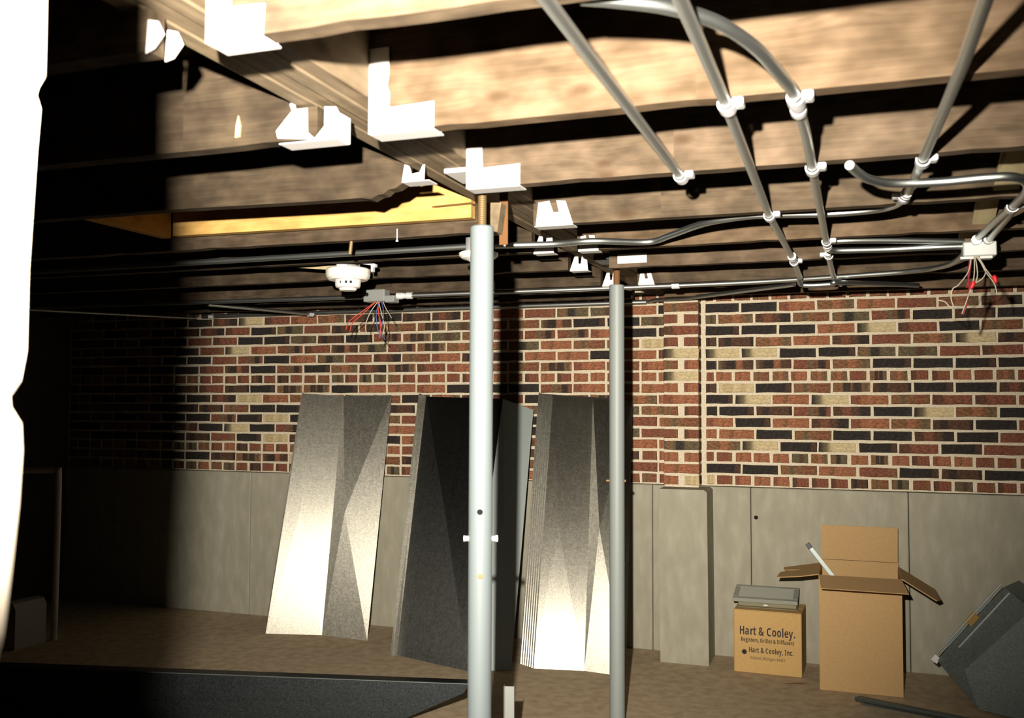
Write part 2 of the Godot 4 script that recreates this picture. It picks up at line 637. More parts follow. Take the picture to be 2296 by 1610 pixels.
func build_brick() -> void:
	var joint := 0.0125
	var sw := PERIOD - joint
	var hw := PERIOD / 2 - joint - 0.004
	var bh := COURSE - 0.0135
	var stretchers: Array[ArrayMesh] = []
	var headers: Array[ArrayMesh] = []
	for i in 5:
		stretchers.append(brick_mesh(sw, bh, 0.05, 900 + i))
		headers.append(brick_mesh(hw, bh, 0.05, 950 + i))
	# colours of each course, left to right; right bay starts at the pilaster, left bay at x = -4.88 (or half a brick further left)
	var right := {
		16: "DDONORNBDD", 15: "LNBNLMDBDN", 14: "DDDOHRDNBR", 13: "BBNOBRNHBB", 12: "HHDDLLRRBB", 11: "DMMMNDDDDB", 9: "BPDNMBDDBB", 8: "DHOHONRRRR", 7: "DDBMBDHNDB",
		6: "ODOBONBDRB", 5: "OODNDDBDRB", 4: "NHDHDRDRBR", 2: "DDNORDBDBR", 10: "ROONNONNRMNRRORNRNR", 3: "RROOOLNLOMOROORRRRR", 1: "PROOORRRBNLRRLRRRRR", 17: "RORNORORRNORRORRNOR",
	}
	var left := {
		16: "DDBHRONBDBBMORLLOD", 15: "DBBRDLRBMNMLNNMDDL", 14: "DRRDDLBDMMLNRMMODB", 13: "DDRHOMRMLMMNNLONNP", 12: "DDRMDOLRBNOBBOODOB", 11: "DDRMDMDNBMRONNMONO", 9: "DBRBDMMDOOODDDMONO",
		8: "DDBPONRDNDNBRDNMNO", 7: "DDBNDDBDNBNRDNDNLN", 6: "DDMDPDRDNRNDBDNRRO", 5: "DMDHDMNDROBDNDBNLR", 4: "DBRDPBRNDOBDNRDNOO", 2: "DDBMMPRDNBORDNBRRO",
	}
	var list := []
	for row in range(1, 18):
		var y := BRICK_BASE + COURSE * (row - 0.5)
		var header := row in [1, 3, 10, 17]
		# right bay
		var x := -0.873
		var s: String = right[row]
		if header:
			x = -0.873 - 0.045
		elif row in [15, 13, 11, 9, 7, 5]:
			x = -0.792 - PERIOD
		elif row in [8, 6]:
			x = -0.914
		var step := PERIOD / 2 if header else PERIOD
		for i in s.length():
			list.append([x, x + step, y, header, s[i], row, -0.868, 1.2])
			x += step
		# left bay
		x = -4.88 - (PERIOD / 2 if row in [15, 13, 11, 9, 7, 5] else 0.0)
		var t: String = left.get(row, "")
		var k := 0
		x -= 4 * PERIOD
		k = -4 * (2 if header else 1)
		while x < -1.10:
			var letter := "R"
			if header:
				letter = "RRONRBROLN"[rng.randi() % 10]
			elif k >= 0 and k < t.length():
				letter = t[k]
			else:
				letter = "DBRN"[rng.randi() % 4]
			list.append([x, x + step, y, header, letter, row, -5.74, -1.10])
			x += step
			k += 1
	# the 300 that show largest are parts, the rest one part
	for b in list:
		var cx: float = clampf((b[0] + b[1]) / 2, b[6], b[7])
		var wv: float = minf(b[1], b[7]) - maxf(b[0], b[6])
		var d: float = 6.0 * 0.943 - cx * 0.332
		var off: float = absf((cx * 0.943 - 5.66 * 0.0 + (-6.0) * -0.332 * -1.0) / d)
		b.append(0.0 if wv < 0.03 or b[5] == 17 or off > 0.56 else wv / (d * d * d))
	list.sort_custom(func(p, q): return p[8] > q[8])
	var wall: Node = get_node("wall_back")
	var rest := {}
	var n := 0
	for b in list:
		var x0: float = maxf(b[0], b[6])
		var x1: float = minf(b[1], b[7])
		if x1 - x0 < 0.03:
			continue
		var header: bool = b[3]
		var full := (PERIOD / 2 if header else PERIOD)
		var own: float = x1 - x0
		var scale_x := (own - joint) / (full - joint)
		var mesh: ArrayMesh = (headers if header else stretchers)[rng.randi() % 5]
		var jig := Vector3(rng.randf_range(-0.002, 0.002), rng.randf_range(-0.0016, 0.0016), rng.randf_range(-0.0015, 0.002))
		var basis := Basis(Vector3.BACK, rng.randf_range(-0.007, 0.007)).scaled_local(Vector3(scale_x, 1, 1))
		var tr := Transform3D(basis, Vector3((x0 + x1) / 2, b[2], WALL_Z) + jig)
		var mat := brick_mat(b[4])
		if n < 300 and b[8] > 0.0:
			var o := obj("brick", mesh, mat, wall)
			o.transform = tr
			n += 1
		else:
			if not rest.has(mat):
				rest[mat] = start()
			(rest[mat] as SurfaceTool).append_from(mesh, 0, tr)
	var am := ArrayMesh.new()
	for mat in rest:
		(rest[mat] as SurfaceTool).commit(am)
		am.surface_set_material(am.get_surface_count() - 1, mat)
	var ro := obj("bricks", am, null, wall)
	ro.set_meta("kind", "stuff")
	# pilaster: brick shaft and a wider concrete foot
	var pil := struct("wall_pilaster", box(Vector3(-1.098, BRICK_BASE - 0.005, -6.05), Vector3(-0.893, JOIST_TOP, -5.896)), M.mortar)
	pil.set_meta("label", "brick pilaster on a concrete foot")
	obj("concrete_foot", prism(v2([[-1.095, 0.0], [-0.815, 0.0], [-0.822, BRICK_BASE - 0.02], [-0.84, BRICK_BASE - 0.006], [-1.10, BRICK_BASE - 0.006]]), -5.73, -6.0), M.concrete, pil)
	var fill := {17: "NN", 16: "N", 15: "RR", 14: "R", 13: "RR", 12: "H", 11: "NO", 10: "H", 9: "OO", 8: "O", 7: "NR", 6: "N", 5: "RR", 4: "L", 3: "OO", 2: "O", 1: "OP"}
	var px0 := -1.102
	var px1 := -0.889
	for row in fill:
		var y: float = BRICK_BASE + COURSE * (row - 0.5)
		var s: String = fill[row]
		if s.length() == 1:
			var o := obj("brick", stretchers[row % 5], brick_mat(s), pil)
			o.transform = Transform3D(Basis.IDENTITY.scaled(Vector3((px1 - px0) / sw, 1, 1)), Vector3((px0 + px1) / 2, y, -5.89))
		else:
			for i in 2:
				var o := obj("brick", headers[(row + i) % 5], brick_mat(s[i]), pil)
				var wbr := 0.088
				var cx := px0 + wbr / 2 if i == 0 else px1 - wbr / 2
				o.transform = Transform3D(Basis.IDENTITY.scaled(Vector3(wbr / hw, 1, 1)), Vector3(cx, y, -5.89))
		# the brick ends in the pilaster's right side
		var e := obj("brick", headers[(row + 2) % 5], brick_mat(["L", "D", "N", "B"][row % 4]), pil)
		e.transform = Transform3D(Basis(Vector3.UP, PI / 2).scaled_local(Vector3(0.95, 1, 1)), Vector3(-0.8885, y, -5.944))

# ------------------------------------------------------------------ joists, girder

func ragged(x0: float, x1: float, y0: float, y1: float, amp: float, seed_n: int) -> PackedVector2Array:
	var r := RandomNumberGenerator.new()
	r.seed = seed_n
	var p := PackedVector2Array()
	var n := 60
	for i in n + 1:
		var e := amp * r.randf_range(-0.25, 0.35)
		if r.randf() < 0.10:
			e += amp * 1.2
		p.append(Vector2(lerpf(x0, x1, float(i) / n), y0 + (e if i > 0 and i < n else 0.0)))
	p.append(Vector2(x1, y1))
	p.append(Vector2(x0, y1))
	return p

func build_joists() -> void:
	var right_labels: Array[String] = [
		"", "washed out pale joist nearest the top, right of the girder", "broad tan joist with the tallest white L hanger at its girder end",
		"tan joist whose girder end meets the nearer steel column", "third joist of the right side, ending in a notched white hanger past the nearer column",
		"brown joist just above the long bent conduit, right of the girder", "brown joist behind the bent conduit, above the pair of conduits to the wire box",
		"shadowed brown joist with the long straight conduit under it, right of the farther column", "last joist, right half, dark and close against the brick wall"]
	var left_labels: Array[String] = [
		"", "short lit joist stub at the upper left corner with a white hanger face", "old brown joist left of the girder with a U shaped white hanger",
		"old joist left of the girder with a broken, cut away lower end", "weathered grey joist under the new yellow board",
		"dark joist above the white ceiling outlet on the left", "dark joist behind the white ceiling outlet", "dark joist left of the girder above the steel box with loose wires", "last joist, left half, dark and close against the brick wall"]
	for i in JOIST_Z.size():
		var z: float = JOIST_Z[i]
		if i == 0:
			continue
		var mat: Material = M["joist%d" % i]
		var o := obj("ceiling_joist", prism(ragged(GIRDER_R, 2.95, JOIST_BOTTOM + (0.014 if i == 8 else 0.0), JOIST_TOP, 0.0025, 300 + i), z, z - 0.045), mat)
		tag(o, right_labels[i], "joist", "floor joists right of the girder")
		var poly: PackedVector2Array
		var zl := z
		var bottom := JOIST_BOTTOM
		if i == 3:
			poly = v2([[-5.74, 2.115], [-3.3, 2.113], [-2.107, 2.118], [-1.568, 2.11], [-1.40, 2.109], [-1.369, 2.103], [-1.345, 2.114], [-1.325, 2.116], [-1.31, 2.128], [-1.285, 2.131], [-1.259, 2.146], [-1.252, 2.15], [-1.252, JOIST_TOP], [-5.74, JOIST_TOP]])
		else:
			if i == 4:
				zl = -3.19
				bottom = 2.095
			if i == 8:
				bottom += 0.014
			poly = ragged(-5.74, GIRDER_L - 0.002, bottom, JOIST_TOP, 0.0025, 330 + i)
		if i == 1 or i == 2:        # stub ends notched under the girder
			var e := -1.185 if i == 1 else -1.195
			poly = ragged(-5.74, e, bottom, JOIST_TOP, 0.0025, 330 + i)
			poly.remove_at(poly.size() - 2)
			poly.insert(poly.size() - 1, Vector2(e, 2.193))
			poly.insert(poly.size() - 1, Vector2(GIRDER_L - 0.002, 2.193))
			poly.insert(poly.size() - 1, Vector2(GIRDER_L - 0.002, JOIST_TOP))
		var l := obj("ceiling_joist", prism(poly, zl, zl - 0.045), M["oldjoist_dim%d" % (i % 3)])
		tag(l, left_labels[i], "joist", "floor joists left of the girder")
	# girder of four plies
	var g := thing("girder", "grey built-up timber girder running from the upper left to the two steel columns", "girder")
	for k in 4:
		var w := (GIRDER_R - GIRDER_L) / 4
		var x0 := GIRDER_L + w * k
		var dip: float = [0.0, 0.003, -0.002, 0.002][k]
		obj("ply", box(Vector3(x0 + 0.0006, 2.197 + dip, -5.95), Vector3(x0 + w - 0.0006, JOIST_TOP, 2.1), 0.003), M.girder if k % 2 == 0 else M.girder2, g)
	# new yellow pine
	var yb := obj("pine_board", prism(v2([[-2.50, 2.140], [-1.9, 2.137], [-1.252, 2.137], [-1.252, 2.182], [-1.40, 2.178], [-1.40, 2.186], [-1.252, 2.190], [-1.252, 2.27], [-1.30, 2.33], [-2.50, 2.33]]), -3.12, -3.16), M.pine)
	tag(yb, "fresh yellow pine board with a dark saw slot, left of the nearer column's top", "board")
	var hd := obj("pine_header", box(Vector3(-2.545, 2.13, -3.115), Vector3(-2.503, 2.33, -2.65), 0.002), M.pine_z)
	tag(hd, "orange pine header board running away from the camera at the end of the yellow board", "board")
	# bridging struts between the joists on the right
	var blab: Array[String] = ["cut by the top right corner", "nearest below the top right corner", "just above the hooked conduit", "just above the wire box", "in shade behind the wire box"]
	for i in range(1, 6):
		var za: float = JOIST_Z[i] - 0.046
		var zb: float = JOIST_Z[i + 1] + 0.001
		for k in 2:
			var a := Vector3(0.43, 2.325, za) if k == 0 else Vector3(0.515, 2.135, za)
			var b := Vector3(0.305, 2.145, zb) if k == 0 else Vector3(0.515, 2.325, zb)
			var dir := (b - a).normalized()
			var side := Vector3.RIGHT
			var up := side.cross(dir).normalized()
			var st := start()
			add_box(st, Vector3(-0.036, -0.009, 0.0), Vector3(0.036, 0.009, (b - a).length()), 0.002, Transform3D(Basis(side, up, side.cross(up)), a) if side.cross(up).dot(dir) > 0 else Transform3D(Basis(-side, up, (-side).cross(up)), a))
			var o := obj("bridging_strut", done(st), M.bridging)
			tag(o, "pale bridging strut %s, %s" % [("sloping down away" if k == 0 else "sloping up away"), blab[i - 1]], "strut", "cross bridging struts on the right")

func build_nails() -> void:
	var a := obj("wood_splinter", prism(v2([[-0.006, 0.0], [0.006, 0.002], [0.008, 0.03], [0.002, 0.055], [-0.004, 0.03]]), 0.006, 0.0, Transform3D(Basis.IDENTITY, Vector3(-1.415, 2.135, -2.0))), M.bridging)
	tag(a, "pale splinter standing on the old joist face left of the U shaped hanger", "splinter")
	var b := obj("nail", lathe(v2([[0.0, -0.028], [0.005, -0.026], [0.005, -0.022], [0.002, -0.020], [0.002, 0.02], [0.0, 0.021]]), 10, Transform3D(Basis.IDENTITY, Vector3(-1.565, 2.105, -3.182))), M.fitting)
	tag(b, "white nail head hanging under the weathered joist below the yellow board", "nail")
	var c := obj("copper_stub", lathe(v2([[0.0, 0.0], [0.007, 0.0], [0.007, 0.048], [0.0, 0.05]]), 12, Transform3D(Basis(Vector3.BACK, -0.1), Vector3(-1.772, 2.047, -3.21))), M.screw)
	tag(c, "short copper coloured stub pointing down above the white ceiling outlet", "pipe stub")

# ------------------------------------------------------------------ hangers

func build_hangers() -> void:
	var where: Array[String] = ["", "cut by the top edge", "tallest, on the broad tan joist", "just above the nearer column's screw", "right of the nearer column's top", "over the bent conduit", "", "under the long straight conduit"]
	var where_left: Array[String] = ["", "on the lit joist stub, upper left", "large and U shaped", "small, at the broken joist end", "", "just above the bent conduit", "between the two columns", "touching the farther column's stem"]
	for i in range(1, 8):
		var z: float = JOIST_Z[i]
		var tall: float = [0.0, 0.13, 0.20, 0.12, 0.09, 0.09, 0.075, 0.08][i]
		# right side
		var r: Node3D = null if i == 6 else thing("joist_hanger", ("white L shaped" if i < 4 else "white notched") + " metal joist hanger right of the girder, " + where[i], "hanger", Vector3(GIRDER_R, JOIST_BOTTOM - 0.004, z), "joist hangers right of the girder")
		if r != null:
			var plate := v2([[0.0, 0.0], [0.165, 0.002], [0.165, 0.062], [0.052, 0.058], [0.049, tall], [0.0, tall]])
			if i <= 2:
				plate = v2([[0.0, 0.0], [0.165, 0.002], [0.165, 0.062], [0.052, 0.058], [0.054, 0.09], [0.047, 0.11], [0.052, 0.14], [0.050, tall], [0.0, tall]])
			if i == 1:
				plate = v2([[0.0, 0.0], [0.115, 0.0], [0.118, 0.055], [0.05, 0.058], [0.05, 0.13], [0.0, 0.13]])
			if i >= 4:
				plate = v2([[0.010, 0.0], [0.145, 0.002], [0.118, 0.082], [0.085, 0.086], [0.095, 0.045], [0.074, 0.045], [0.060, 0.086], [0.02, 0.082]])
			if i >= 5:
				plate = v2([[0.005, 0.0], [0.09, 0.0], [0.072, 0.06], [0.050, 0.062], [0.056, 0.03], [0.042, 0.03], [0.036, 0.062], [0.016, 0.06]])
			var reach := 0.115 if i == 1 else 0.165 if i < 4 else (0.145 if i == 4 else 0.09)
			obj("side_plate", prism(plate, 0.006, 0.003), M.hanger, r)
			obj("seat", box(Vector3(0.005, -0.003, -0.052), Vector3(reach, 0.001, 0.006), 0.0008), M.hanger, r)
			obj("back_plate", box(Vector3(0.002, 0.0, -0.051), Vector3(reach - 0.005, 0.055, -0.048), 0.0008), M.hanger, r)
		# left side
		var zl := z
		var lb := JOIST_BOTTOM - 0.004 if i != 3 else 2.148
		if i == 4:
			continue
		var l := thing("joist_hanger", "white metal joist hanger left of the girder, " + where_left[i], "hanger", Vector3(GIRDER_L, lb, zl), "joist hangers left of the girder")
		if i == 1:
			obj("side_plate", prism(v2([[0.066, -0.003], [0.084, 0.004], [0.105, 0.028], [0.092, 0.052], [0.070, 0.058]]), 0.006, 0.003), M.hanger, l)
			obj("end_flange", prism(v2([[0.066, 0.0], [0.084, 0.004], [0.105, 0.028], [0.092, 0.052], [0.070, 0.058]]), -0.046, -0.049), M.hanger, l)
		elif i == 2:
			obj("side_plate", prism(v2([[0.055, 0.0], [-0.05, 0.012], [-0.055, 0.03], [-0.012, 0.075], [-0.018, 0.09], [-0.012, 0.10], [-0.004, 0.102], [-0.003, 0.078], [0.030, 0.078], [0.032, 0.02]]), 0.006, 0.003), M.hanger, l)
			obj("seat", box(Vector3(-0.045, -0.004, -0.05), Vector3(0.112, -0.001, 0.008), 0.0008), M.hanger, l)
			obj("end_plate", prism(v2([[0.115, -0.003], [0.122, 0.05], [0.108, 0.073], [0.078, 0.076], [0.078, 0.03], [0.05, 0.0]]), 0.008, 0.005), M.hanger, l)
			obj("end_flange", box(Vector3(0.113, -0.003, -0.05), Vector3(0.116, 0.060, 0.004), 0.0008), M.hanger, l)
		elif i == 3:
			obj("side_plate", prism(v2([[0.06, 0.0], [-0.012, 0.0], [-0.004, 0.050], [0.012, 0.044], [0.020, 0.020], [0.045, 0.024], [0.055, 0.044], [0.062, 0.046]]), 0.006, 0.003), M.hanger, l)
			obj("seat", box(Vector3(-0.012, -0.004, -0.05), Vector3(0.078, -0.001, 0.008), 0.0008), M.hanger, l)
		else:
			obj("side_plate", prism(v2([[0.008, 0.0], [0.095, 0.0], [0.088, 0.066], [0.066, 0.068], [0.060, 0.03], [0.050, 0.03], [0.048, 0.068], [0.032, 0.068]]), 0.006, 0.003), M.hanger, l)
			obj("seat", box(Vector3(0.008, -0.004, -0.05), Vector3(0.097, -0.001, 0.008), 0.0008), M.hanger, l)
	var pl := obj("tie_plate", box(Vector3(-1.017, 2.132, -4.329), Vector3(-0.882, 2.176, -4.322), 0.001), M.hanger)
	tag(pl, "plain white rectangular plate on the joist right of the farther column's stem", "plate")
	var bl := thing("wood_wedge", "weathered grey wood block hanging from the girder right of the nearer column's top", "block", Vector3(-1.115, 2.05, -3.0))
	obj("block", prism(v2([[-0.018, 0.0], [0.012, 0.004], [0.024, 0.09], [0.026, 0.10], [-0.026, 0.103], [-0.022, 0.06]]), 0.02, -0.03), M.girder, bl)
	obj("rusty_strap", box(Vector3(0.0, -0.03, -0.036), Vector3(0.03, 0.15, -0.031), 0.001), M.rust, bl)

# ------------------------------------------------------------------ columns

func column(label: String, at: Vector3, top: float, mat: Material, stem_mat: Material, stem_r: float, nearer: bool) -> void:
	var c := thing("support_column", label, "column", at, "adjustable steel columns under the girder")
	var r := 0.0355
	obj("pipe", lathe(v2([[0.0, 0.01], [r, 0.01], [r, top - 0.004], [r - 0.004, top], [0.0, top]]), 40), mat, c)
	obj("base_plate", box(Vector3(-0.075, 0.0, -0.075), Vector3(0.075, 0.010, 0.075), 0.002), M.dark_steel, c)
	obj("screw", lathe(v2([[0.0, top], [stem_r, top], [stem_r, 2.168], [0.0, 2.168]]), 22), stem_mat, c)
	if nearer:
		var st := start()
		for i in 26:                               # the thread, as rings
			var y := top + 0.004 + i * 0.0055
			add_lathe(st, v2([[stem_r, y], [stem_r + 0.0016, y + 0.0016], [stem_r, y + 0.0032]]), 20)
		obj("thread", done(st), stem_mat, c)
		obj("bearing_cap", lathe(v2([[0.0, 2.155], [0.020, 2.155], [0.024, 2.165], [0.024, 2.18], [0.0, 2.18]]), 22), M.box_steel, c)
		obj("hole", lathe(v2([[0.0, 0.0], [0.0085, 0.0], [0.0085, 0.006], [0.0, 0.006]]), 18, Transform3D(Basis(Vector3.UP, 0.38) * Basis(Vector3.RIGHT, PI / 2), Basis(Vector3.UP, 0.38) * Vector3(-0.002, 1.172, 0.0300))), M.hole, c)
		obj("hole_plug", lathe(v2([[0.0, 0.0], [0.008, 0.0], [0.008, 0.0065], [0.0, 0.0068]]), 18, Transform3D(Basis(Vector3.UP, 0.38) * Basis(Vector3.RIGHT, PI / 2), Basis(Vector3.UP, 0.38) * Vector3(0.0, 0.984, 0.0298))), M.screw, c)
		var tr := Transform3D(Basis(Vector3.UP, 0.38) * Basis(Vector3.BACK, PI / 2), Vector3(0, 1.09, 0))
		obj("pin", lathe(v2([[0.0, -0.052], [0.010, -0.052], [0.010, -0.045], [0.008, -0.045], [0.008, 0.046], [0.009, 0.046], [0.009, 0.05], [0.0, 0.05]]), 18, tr), M.fitting, c)
	else:
		obj("pin", lathe(v2([[0.0, -0.042], [0.007, -0.042], [0.007, 0.05], [0.0, 0.05]]), 14, Transform3D(Basis(Vector3.UP, 0.2) * Basis(Vector3.BACK, PI / 2), Vector3(0, 1.137, 0))), M.screw, c)
	obj("top_plate", box(Vector3(-0.095, 2.180 if nearer else 2.168, -0.075), Vector3(0.095, 2.194, 0.075), 0.002), M.hanger if nearer else M.dark_steel, c)

func build_columns() -> void:
	column("nearer pale blue-grey steel jack column with a cross pin and a screw top", Vector3(-1.062, 0, -2.737), 2.027, M.column, M.screw, 0.0125, true)
	column("farther slimmer looking grey steel column in front of the sheet metal, with a rusty stem", Vector3(-1.062, 0, -4.50), 2.058, M.column_far, M.rust, 0.0155, false)

# ------------------------------------------------------------------ conduits

func conduit(label: String, pts: Array, r := 0.0118, sm := 6, ends := true) -> Node3D:
	var c := thing("conduit", label, "conduit", Vector3.ZERO, "metal conduits under the joists")
	obj("tube", tube(v3(pts), r, 16, sm), M.conduit, c)
	return c

func coupling(parent: Node3D, at: Vector3, dir: Vector3, length := 0.05, r := 0.0165) -> void:
	var up := dir.normalized()
	var side := up.cross(Vector3.UP if absf(up.y) < 0.9 else Vector3.RIGHT).normalized()
	var tr := Transform3D(Basis(side, up, side.cross(up)), at)
	var h := length / 2
	obj("coupling", lathe(v2([[0.0, -h], [r, -h], [r, -h * 0.3], [r * 0.86, -h * 0.2], [r * 0.86, h * 0.2], [r, h * 0.3], [r, h], [0.0, h]]), 18, tr), M.fitting, parent)

func strap(label: String, at: Vector3, dir: Vector3, ear := 1.0, r := 0.0135) -> void:
	# one-hole strap: a saddle round the conduit and an ear screwed to the joist above
	var s := thing("conduit_strap", label, "strap", at, "one-hole straps holding the conduits")
	var d := dir.normalized()
	var side := Vector3.UP.cross(d).normalized() * ear
	if side.length() < 0.1:
		side = Vector3.RIGHT
	var st := start()
	st.set_smooth_group(-1)
	var hw := 0.019
	var n := 12
	var prev: Array[Vector3] = []
	for i in n + 1:
		var a := PI * (1.05 - 1.15 * i / n) + PI
		var o := side * cos(a) * (r + 0.001) + Vector3.UP * sin(a) * (r + 0.001)
		var o2 := o.normalized() * (r + 0.0045)
		var now: Array[Vector3] = [o - d * hw, o + d * hw, o2 - d * hw, o2 + d * hw]
		if i > 0:
			for q in [[2, 3], [3, 1], [1, 0], [0, 2]]:
				var mid: Vector3 = (prev[q[0]] + prev[q[1]] + now[q[0]] + now[q[1]]) / 4.0
				var heart: Vector3 = (prev[0] + prev[1] + prev[2] + prev[3] + now[0] + now[1] + now[2] + now[3]) / 8.0
				var fn: Vector3 = (prev[q[1]] - prev[q[0]]).cross(now[q[1]] - prev[q[0]])
				if fn.dot(mid - heart) > 0.0:
					quad(st, prev[q[0]], prev[q[1]], now[q[1]], now[q[0]])
				else:
					quad(st, prev[q[1]], prev[q[0]], now[q[0]], now[q[1]])
		prev = now
	obj("saddle", done(st), M.fitting, s)
	var es := start()
	var bx := Basis(side, Vector3.UP, d) if side.cross(Vector3.UP).dot(d) > 0 else Basis(side, Vector3.UP, -d)
	add_box(es, Vector3(r - 0.002, -0.004, -hw), Vector3(r + 0.021, 0.0125, hw), 0.003, Transform3D(bx, Vector3.ZERO))
	obj("ear", done(es), M.fitting, s)
	obj("screw", lathe(v2([[0.0, -0.005], [0.004, -0.005], [0.006, -0.002], [0.0, -0.001]]), 12, Transform3D(Basis.IDENTITY, side * (r + 0.014))), M.box_steel, s)

func build_conduits() -> void:
	var Y := 2.101
	conduit("straight conduit left of the others, running from the top edge and ending at a strap", [[-0.436, Y, -0.6], [-0.436, Y, -1.9], [-0.437, Y, -2.60]], 0.0118, 0)
	var b := conduit("long straight conduit running from the top edge past five joists to the brick wall", [[-0.245, Y, -0.6], [-0.243, Y, -1.96], [-0.258, Y, -3.2], [-0.243, Y, -4.15], [-0.242, 2.098, -4.45], [-0.242, 2.092, -4.75]], 0.0118, 0)
	coupling(b, Vector3(-0.242, Y, -4.16), Vector3(0, 0, 1), 0.07, 0.017)
	var c := conduit("conduit that bends out of the top edge and runs beside the long straight one", [[-0.405, 2.134, -1.475], [-0.36, 2.134, -1.50], [-0.288, 2.132, -1.545], [-0.226, 2.129, -1.61], [-0.189, 2.122, -1.665], [-0.154, 2.112, -1.745], [-0.129, 2.103, -1.845], [-0.113, Y, -1.93], [-0.107, Y, -2.04], [-0.101, Y, -2.25], [-0.100, Y, -2.571], [-0.099, Y, -3.673], [-0.097, Y, -3.87]])
	coupling(c, Vector3(-0.106, Y, -2.06), Vector3(0, 0, 1), 0.075, 0.017)
	coupling(c, Vector3(-0.097, Y, -3.90), Vector3(0, 0, 1), 0.07, 0.017)
	conduit("upper one of the pair of conduits bending right into the wire box with red nuts", [[-0.095, 2.118, -3.89], [-0.073, 2.118, -3.905], [-0.02, 2.118, -3.905], [0.133, 2.118, -3.95], [0.39, 2.112, -4.03]])
	conduit("lower one of the pair of conduits bending right into the wire box with red nuts", [[-0.098, 2.092, -3.92], [-0.074, 2.092, -3.965], [0.023, 2.092, -3.985], [0.137, 2.092, -4.0], [0.294, 2.092, -4.0], [0.39, 2.092, -4.01]])
	var d := conduit("long conduit coming back on the right, turning left and snaking across to the nearer column", [[0.20, Y, -0.6], [0.19, Y, -1.72], [0.184, Y, -2.011], [0.165, Y, -2.55], [0.150, 2.108, -3.0], [0.140, 2.118, -3.18], [0.118, 2.128, -3.32], [0.055, 2.130, -3.385], [-0.09, 2.130, -3.40], [-0.27, 2.130, -3.36], [-0.37, 2.130, -3.37], [-0.50, 2.126, -3.43], [-0.64, 2.116, -3.57], [-0.74, 2.106, -3.63], [-0.917, 2.100, -3.51], [-1.079, 2.100, -3.53], [-1.30, 2.099, -3.49]])
	coupling(d, Vector3(0.146, 2.111, -3.06), Vector3(0.05, 0, 1), 0.05)
	conduit("short bright conduit hooked like a letter S at the right edge, above the wire box", [[-0.009, 2.078, -2.51], [0.013, 2.076, -2.60], [0.041, 2.074, -2.67], [0.099, 2.074, -2.735], [0.214, 2.074, -2.755], [0.318, 2.074, -2.742], [0.380, 2.074, -2.75], [0.418, 2.074, -2.81], [0.445, 2.076, -2.95], [0.448, 2.085, -3.2], [0.440, 2.10, -3.55], [0.430, 2.112, -3.93]])
	conduit("dim conduit dropping from the right edge to the wire box with red nuts", [[0.53, 2.10, -2.4], [0.50, Y, -2.95], [0.47, Y, -3.3], [0.466, Y, -3.93]], 0.0118, 0)
	var f := conduit("very long straight conduit crossing the room sideways through the grey junction box, above the brick", [[-5.12, 2.098, -4.83], [-2.56, 2.09, -4.855]], 0.0118, 0)
	obj("tube", tube(v3([[-2.40, 2.09, -4.865], [-1.128, Y, -4.955], [-0.45, Y, -4.925], [0.10, Y, -4.80], [0.25, Y, -4.74], [0.34, Y, -4.66], [0.40, Y, -4.50], [0.42, 2.10, -4.10]]), 0.0118, 16, 6), M.conduit, f)
	coupling(f, Vector3(-2.345, 2.09, -4.869), Vector3(1, 0, -0.07), 0.09, 0.0185)
	conduit("grey conduit left of the nearer column feeding the porcelain lamp holder", [[-5.0, 2.095, -3.52], [-2.85, 2.095, -3.49], [-2.1, 2.098, -3.49], [-1.40, 2.098, -3.47]], 0.0118, 0)
	conduit("dark thin pipe along the top of the brick, left bay", [[-4.50, 2.128, -5.965], [-1.22, 2.132, -5.965]], 0.0145, 0)
	conduit("dark pipe slanting up to the right from the top of the brick pilaster", [[-1.21, 2.132, -5.965], [-1.14, 2.132, -5.87], [-0.95, 2.128, -5.80], [-0.28, 2.085, -4.95]], 0.0118, 0)
	conduit("dim conduit running out of the dark left corner to the wall", [[-5.55, 2.10, -4.35], [-4.53, 2.115, -5.93]], 0.0105, 0)
	conduit("short slanting conduit above the brick, left of the white ceiling outlet", [[-3.75, 2.10, -5.02], [-3.52, 2.11, -5.88]], 0.0105, 0)
	conduit("short conduit elbow hanging beside the far end of the long straight conduit", [[-0.100, 2.100, -4.07], [-0.098, 2.10, -4.5], [-0.090, 2.088, -4.80], [-0.066, 2.078, -4.86], [-0.062, 2.062, -4.875]])
	conduit("dark loop of conduit against the top of the brick right of the pilaster", [[-0.245, 2.092, -4.74], [-0.242, 2.066, -4.79], [-0.20, 2.060, -4.80], [-0.10, 2.062, -4.80], [-0.065, 2.068, -4.80], [0.3, 2.10, -5.3]])
	var zd := Vector3(0, 0, 1)
	strap("white strap where the short left conduit ends at the second joist", Vector3(-0.437, Y, -2.60), zd)
	strap("white strap on the long straight conduit under the broad tan joist", Vector3(-0.243, Y, -2.01), zd)
	strap("white strap on the long straight conduit where it crosses the snaking conduit", Vector3(-0.258, Y, -3.23), zd)
	strap("white strap on the long straight conduit under the fifth joist", Vector3(-0.243, Y, -4.30), zd)
	strap("white strap on the side-bending conduit at the end of its bend", Vector3(-0.107, Y, -2.01), zd)
	strap("white strap on the side-bending conduit under the second tan joist", Vector3(-0.100, Y, -2.62), zd)
	strap("white strap where the side-bending conduit meets the pair of conduits", Vector3(-0.098, Y, -3.81), zd)
	strap("white strap on the short elbow just left of the pair of conduits", Vector3(-0.099, Y, -4.16), zd, -1.0)
	strap("white strap on the right hand conduit under the second tan joist", Vector3(0.164, Y, -2.62), zd, 1.0)
	strap("white strap where the right hand conduit turns left", Vector3(0.143, 2.115, -3.13), zd, -1.0)
	strap("big white strap at the right edge above the wire box", Vector3(0.4475, 2.086, -3.24), zd, 1.0)
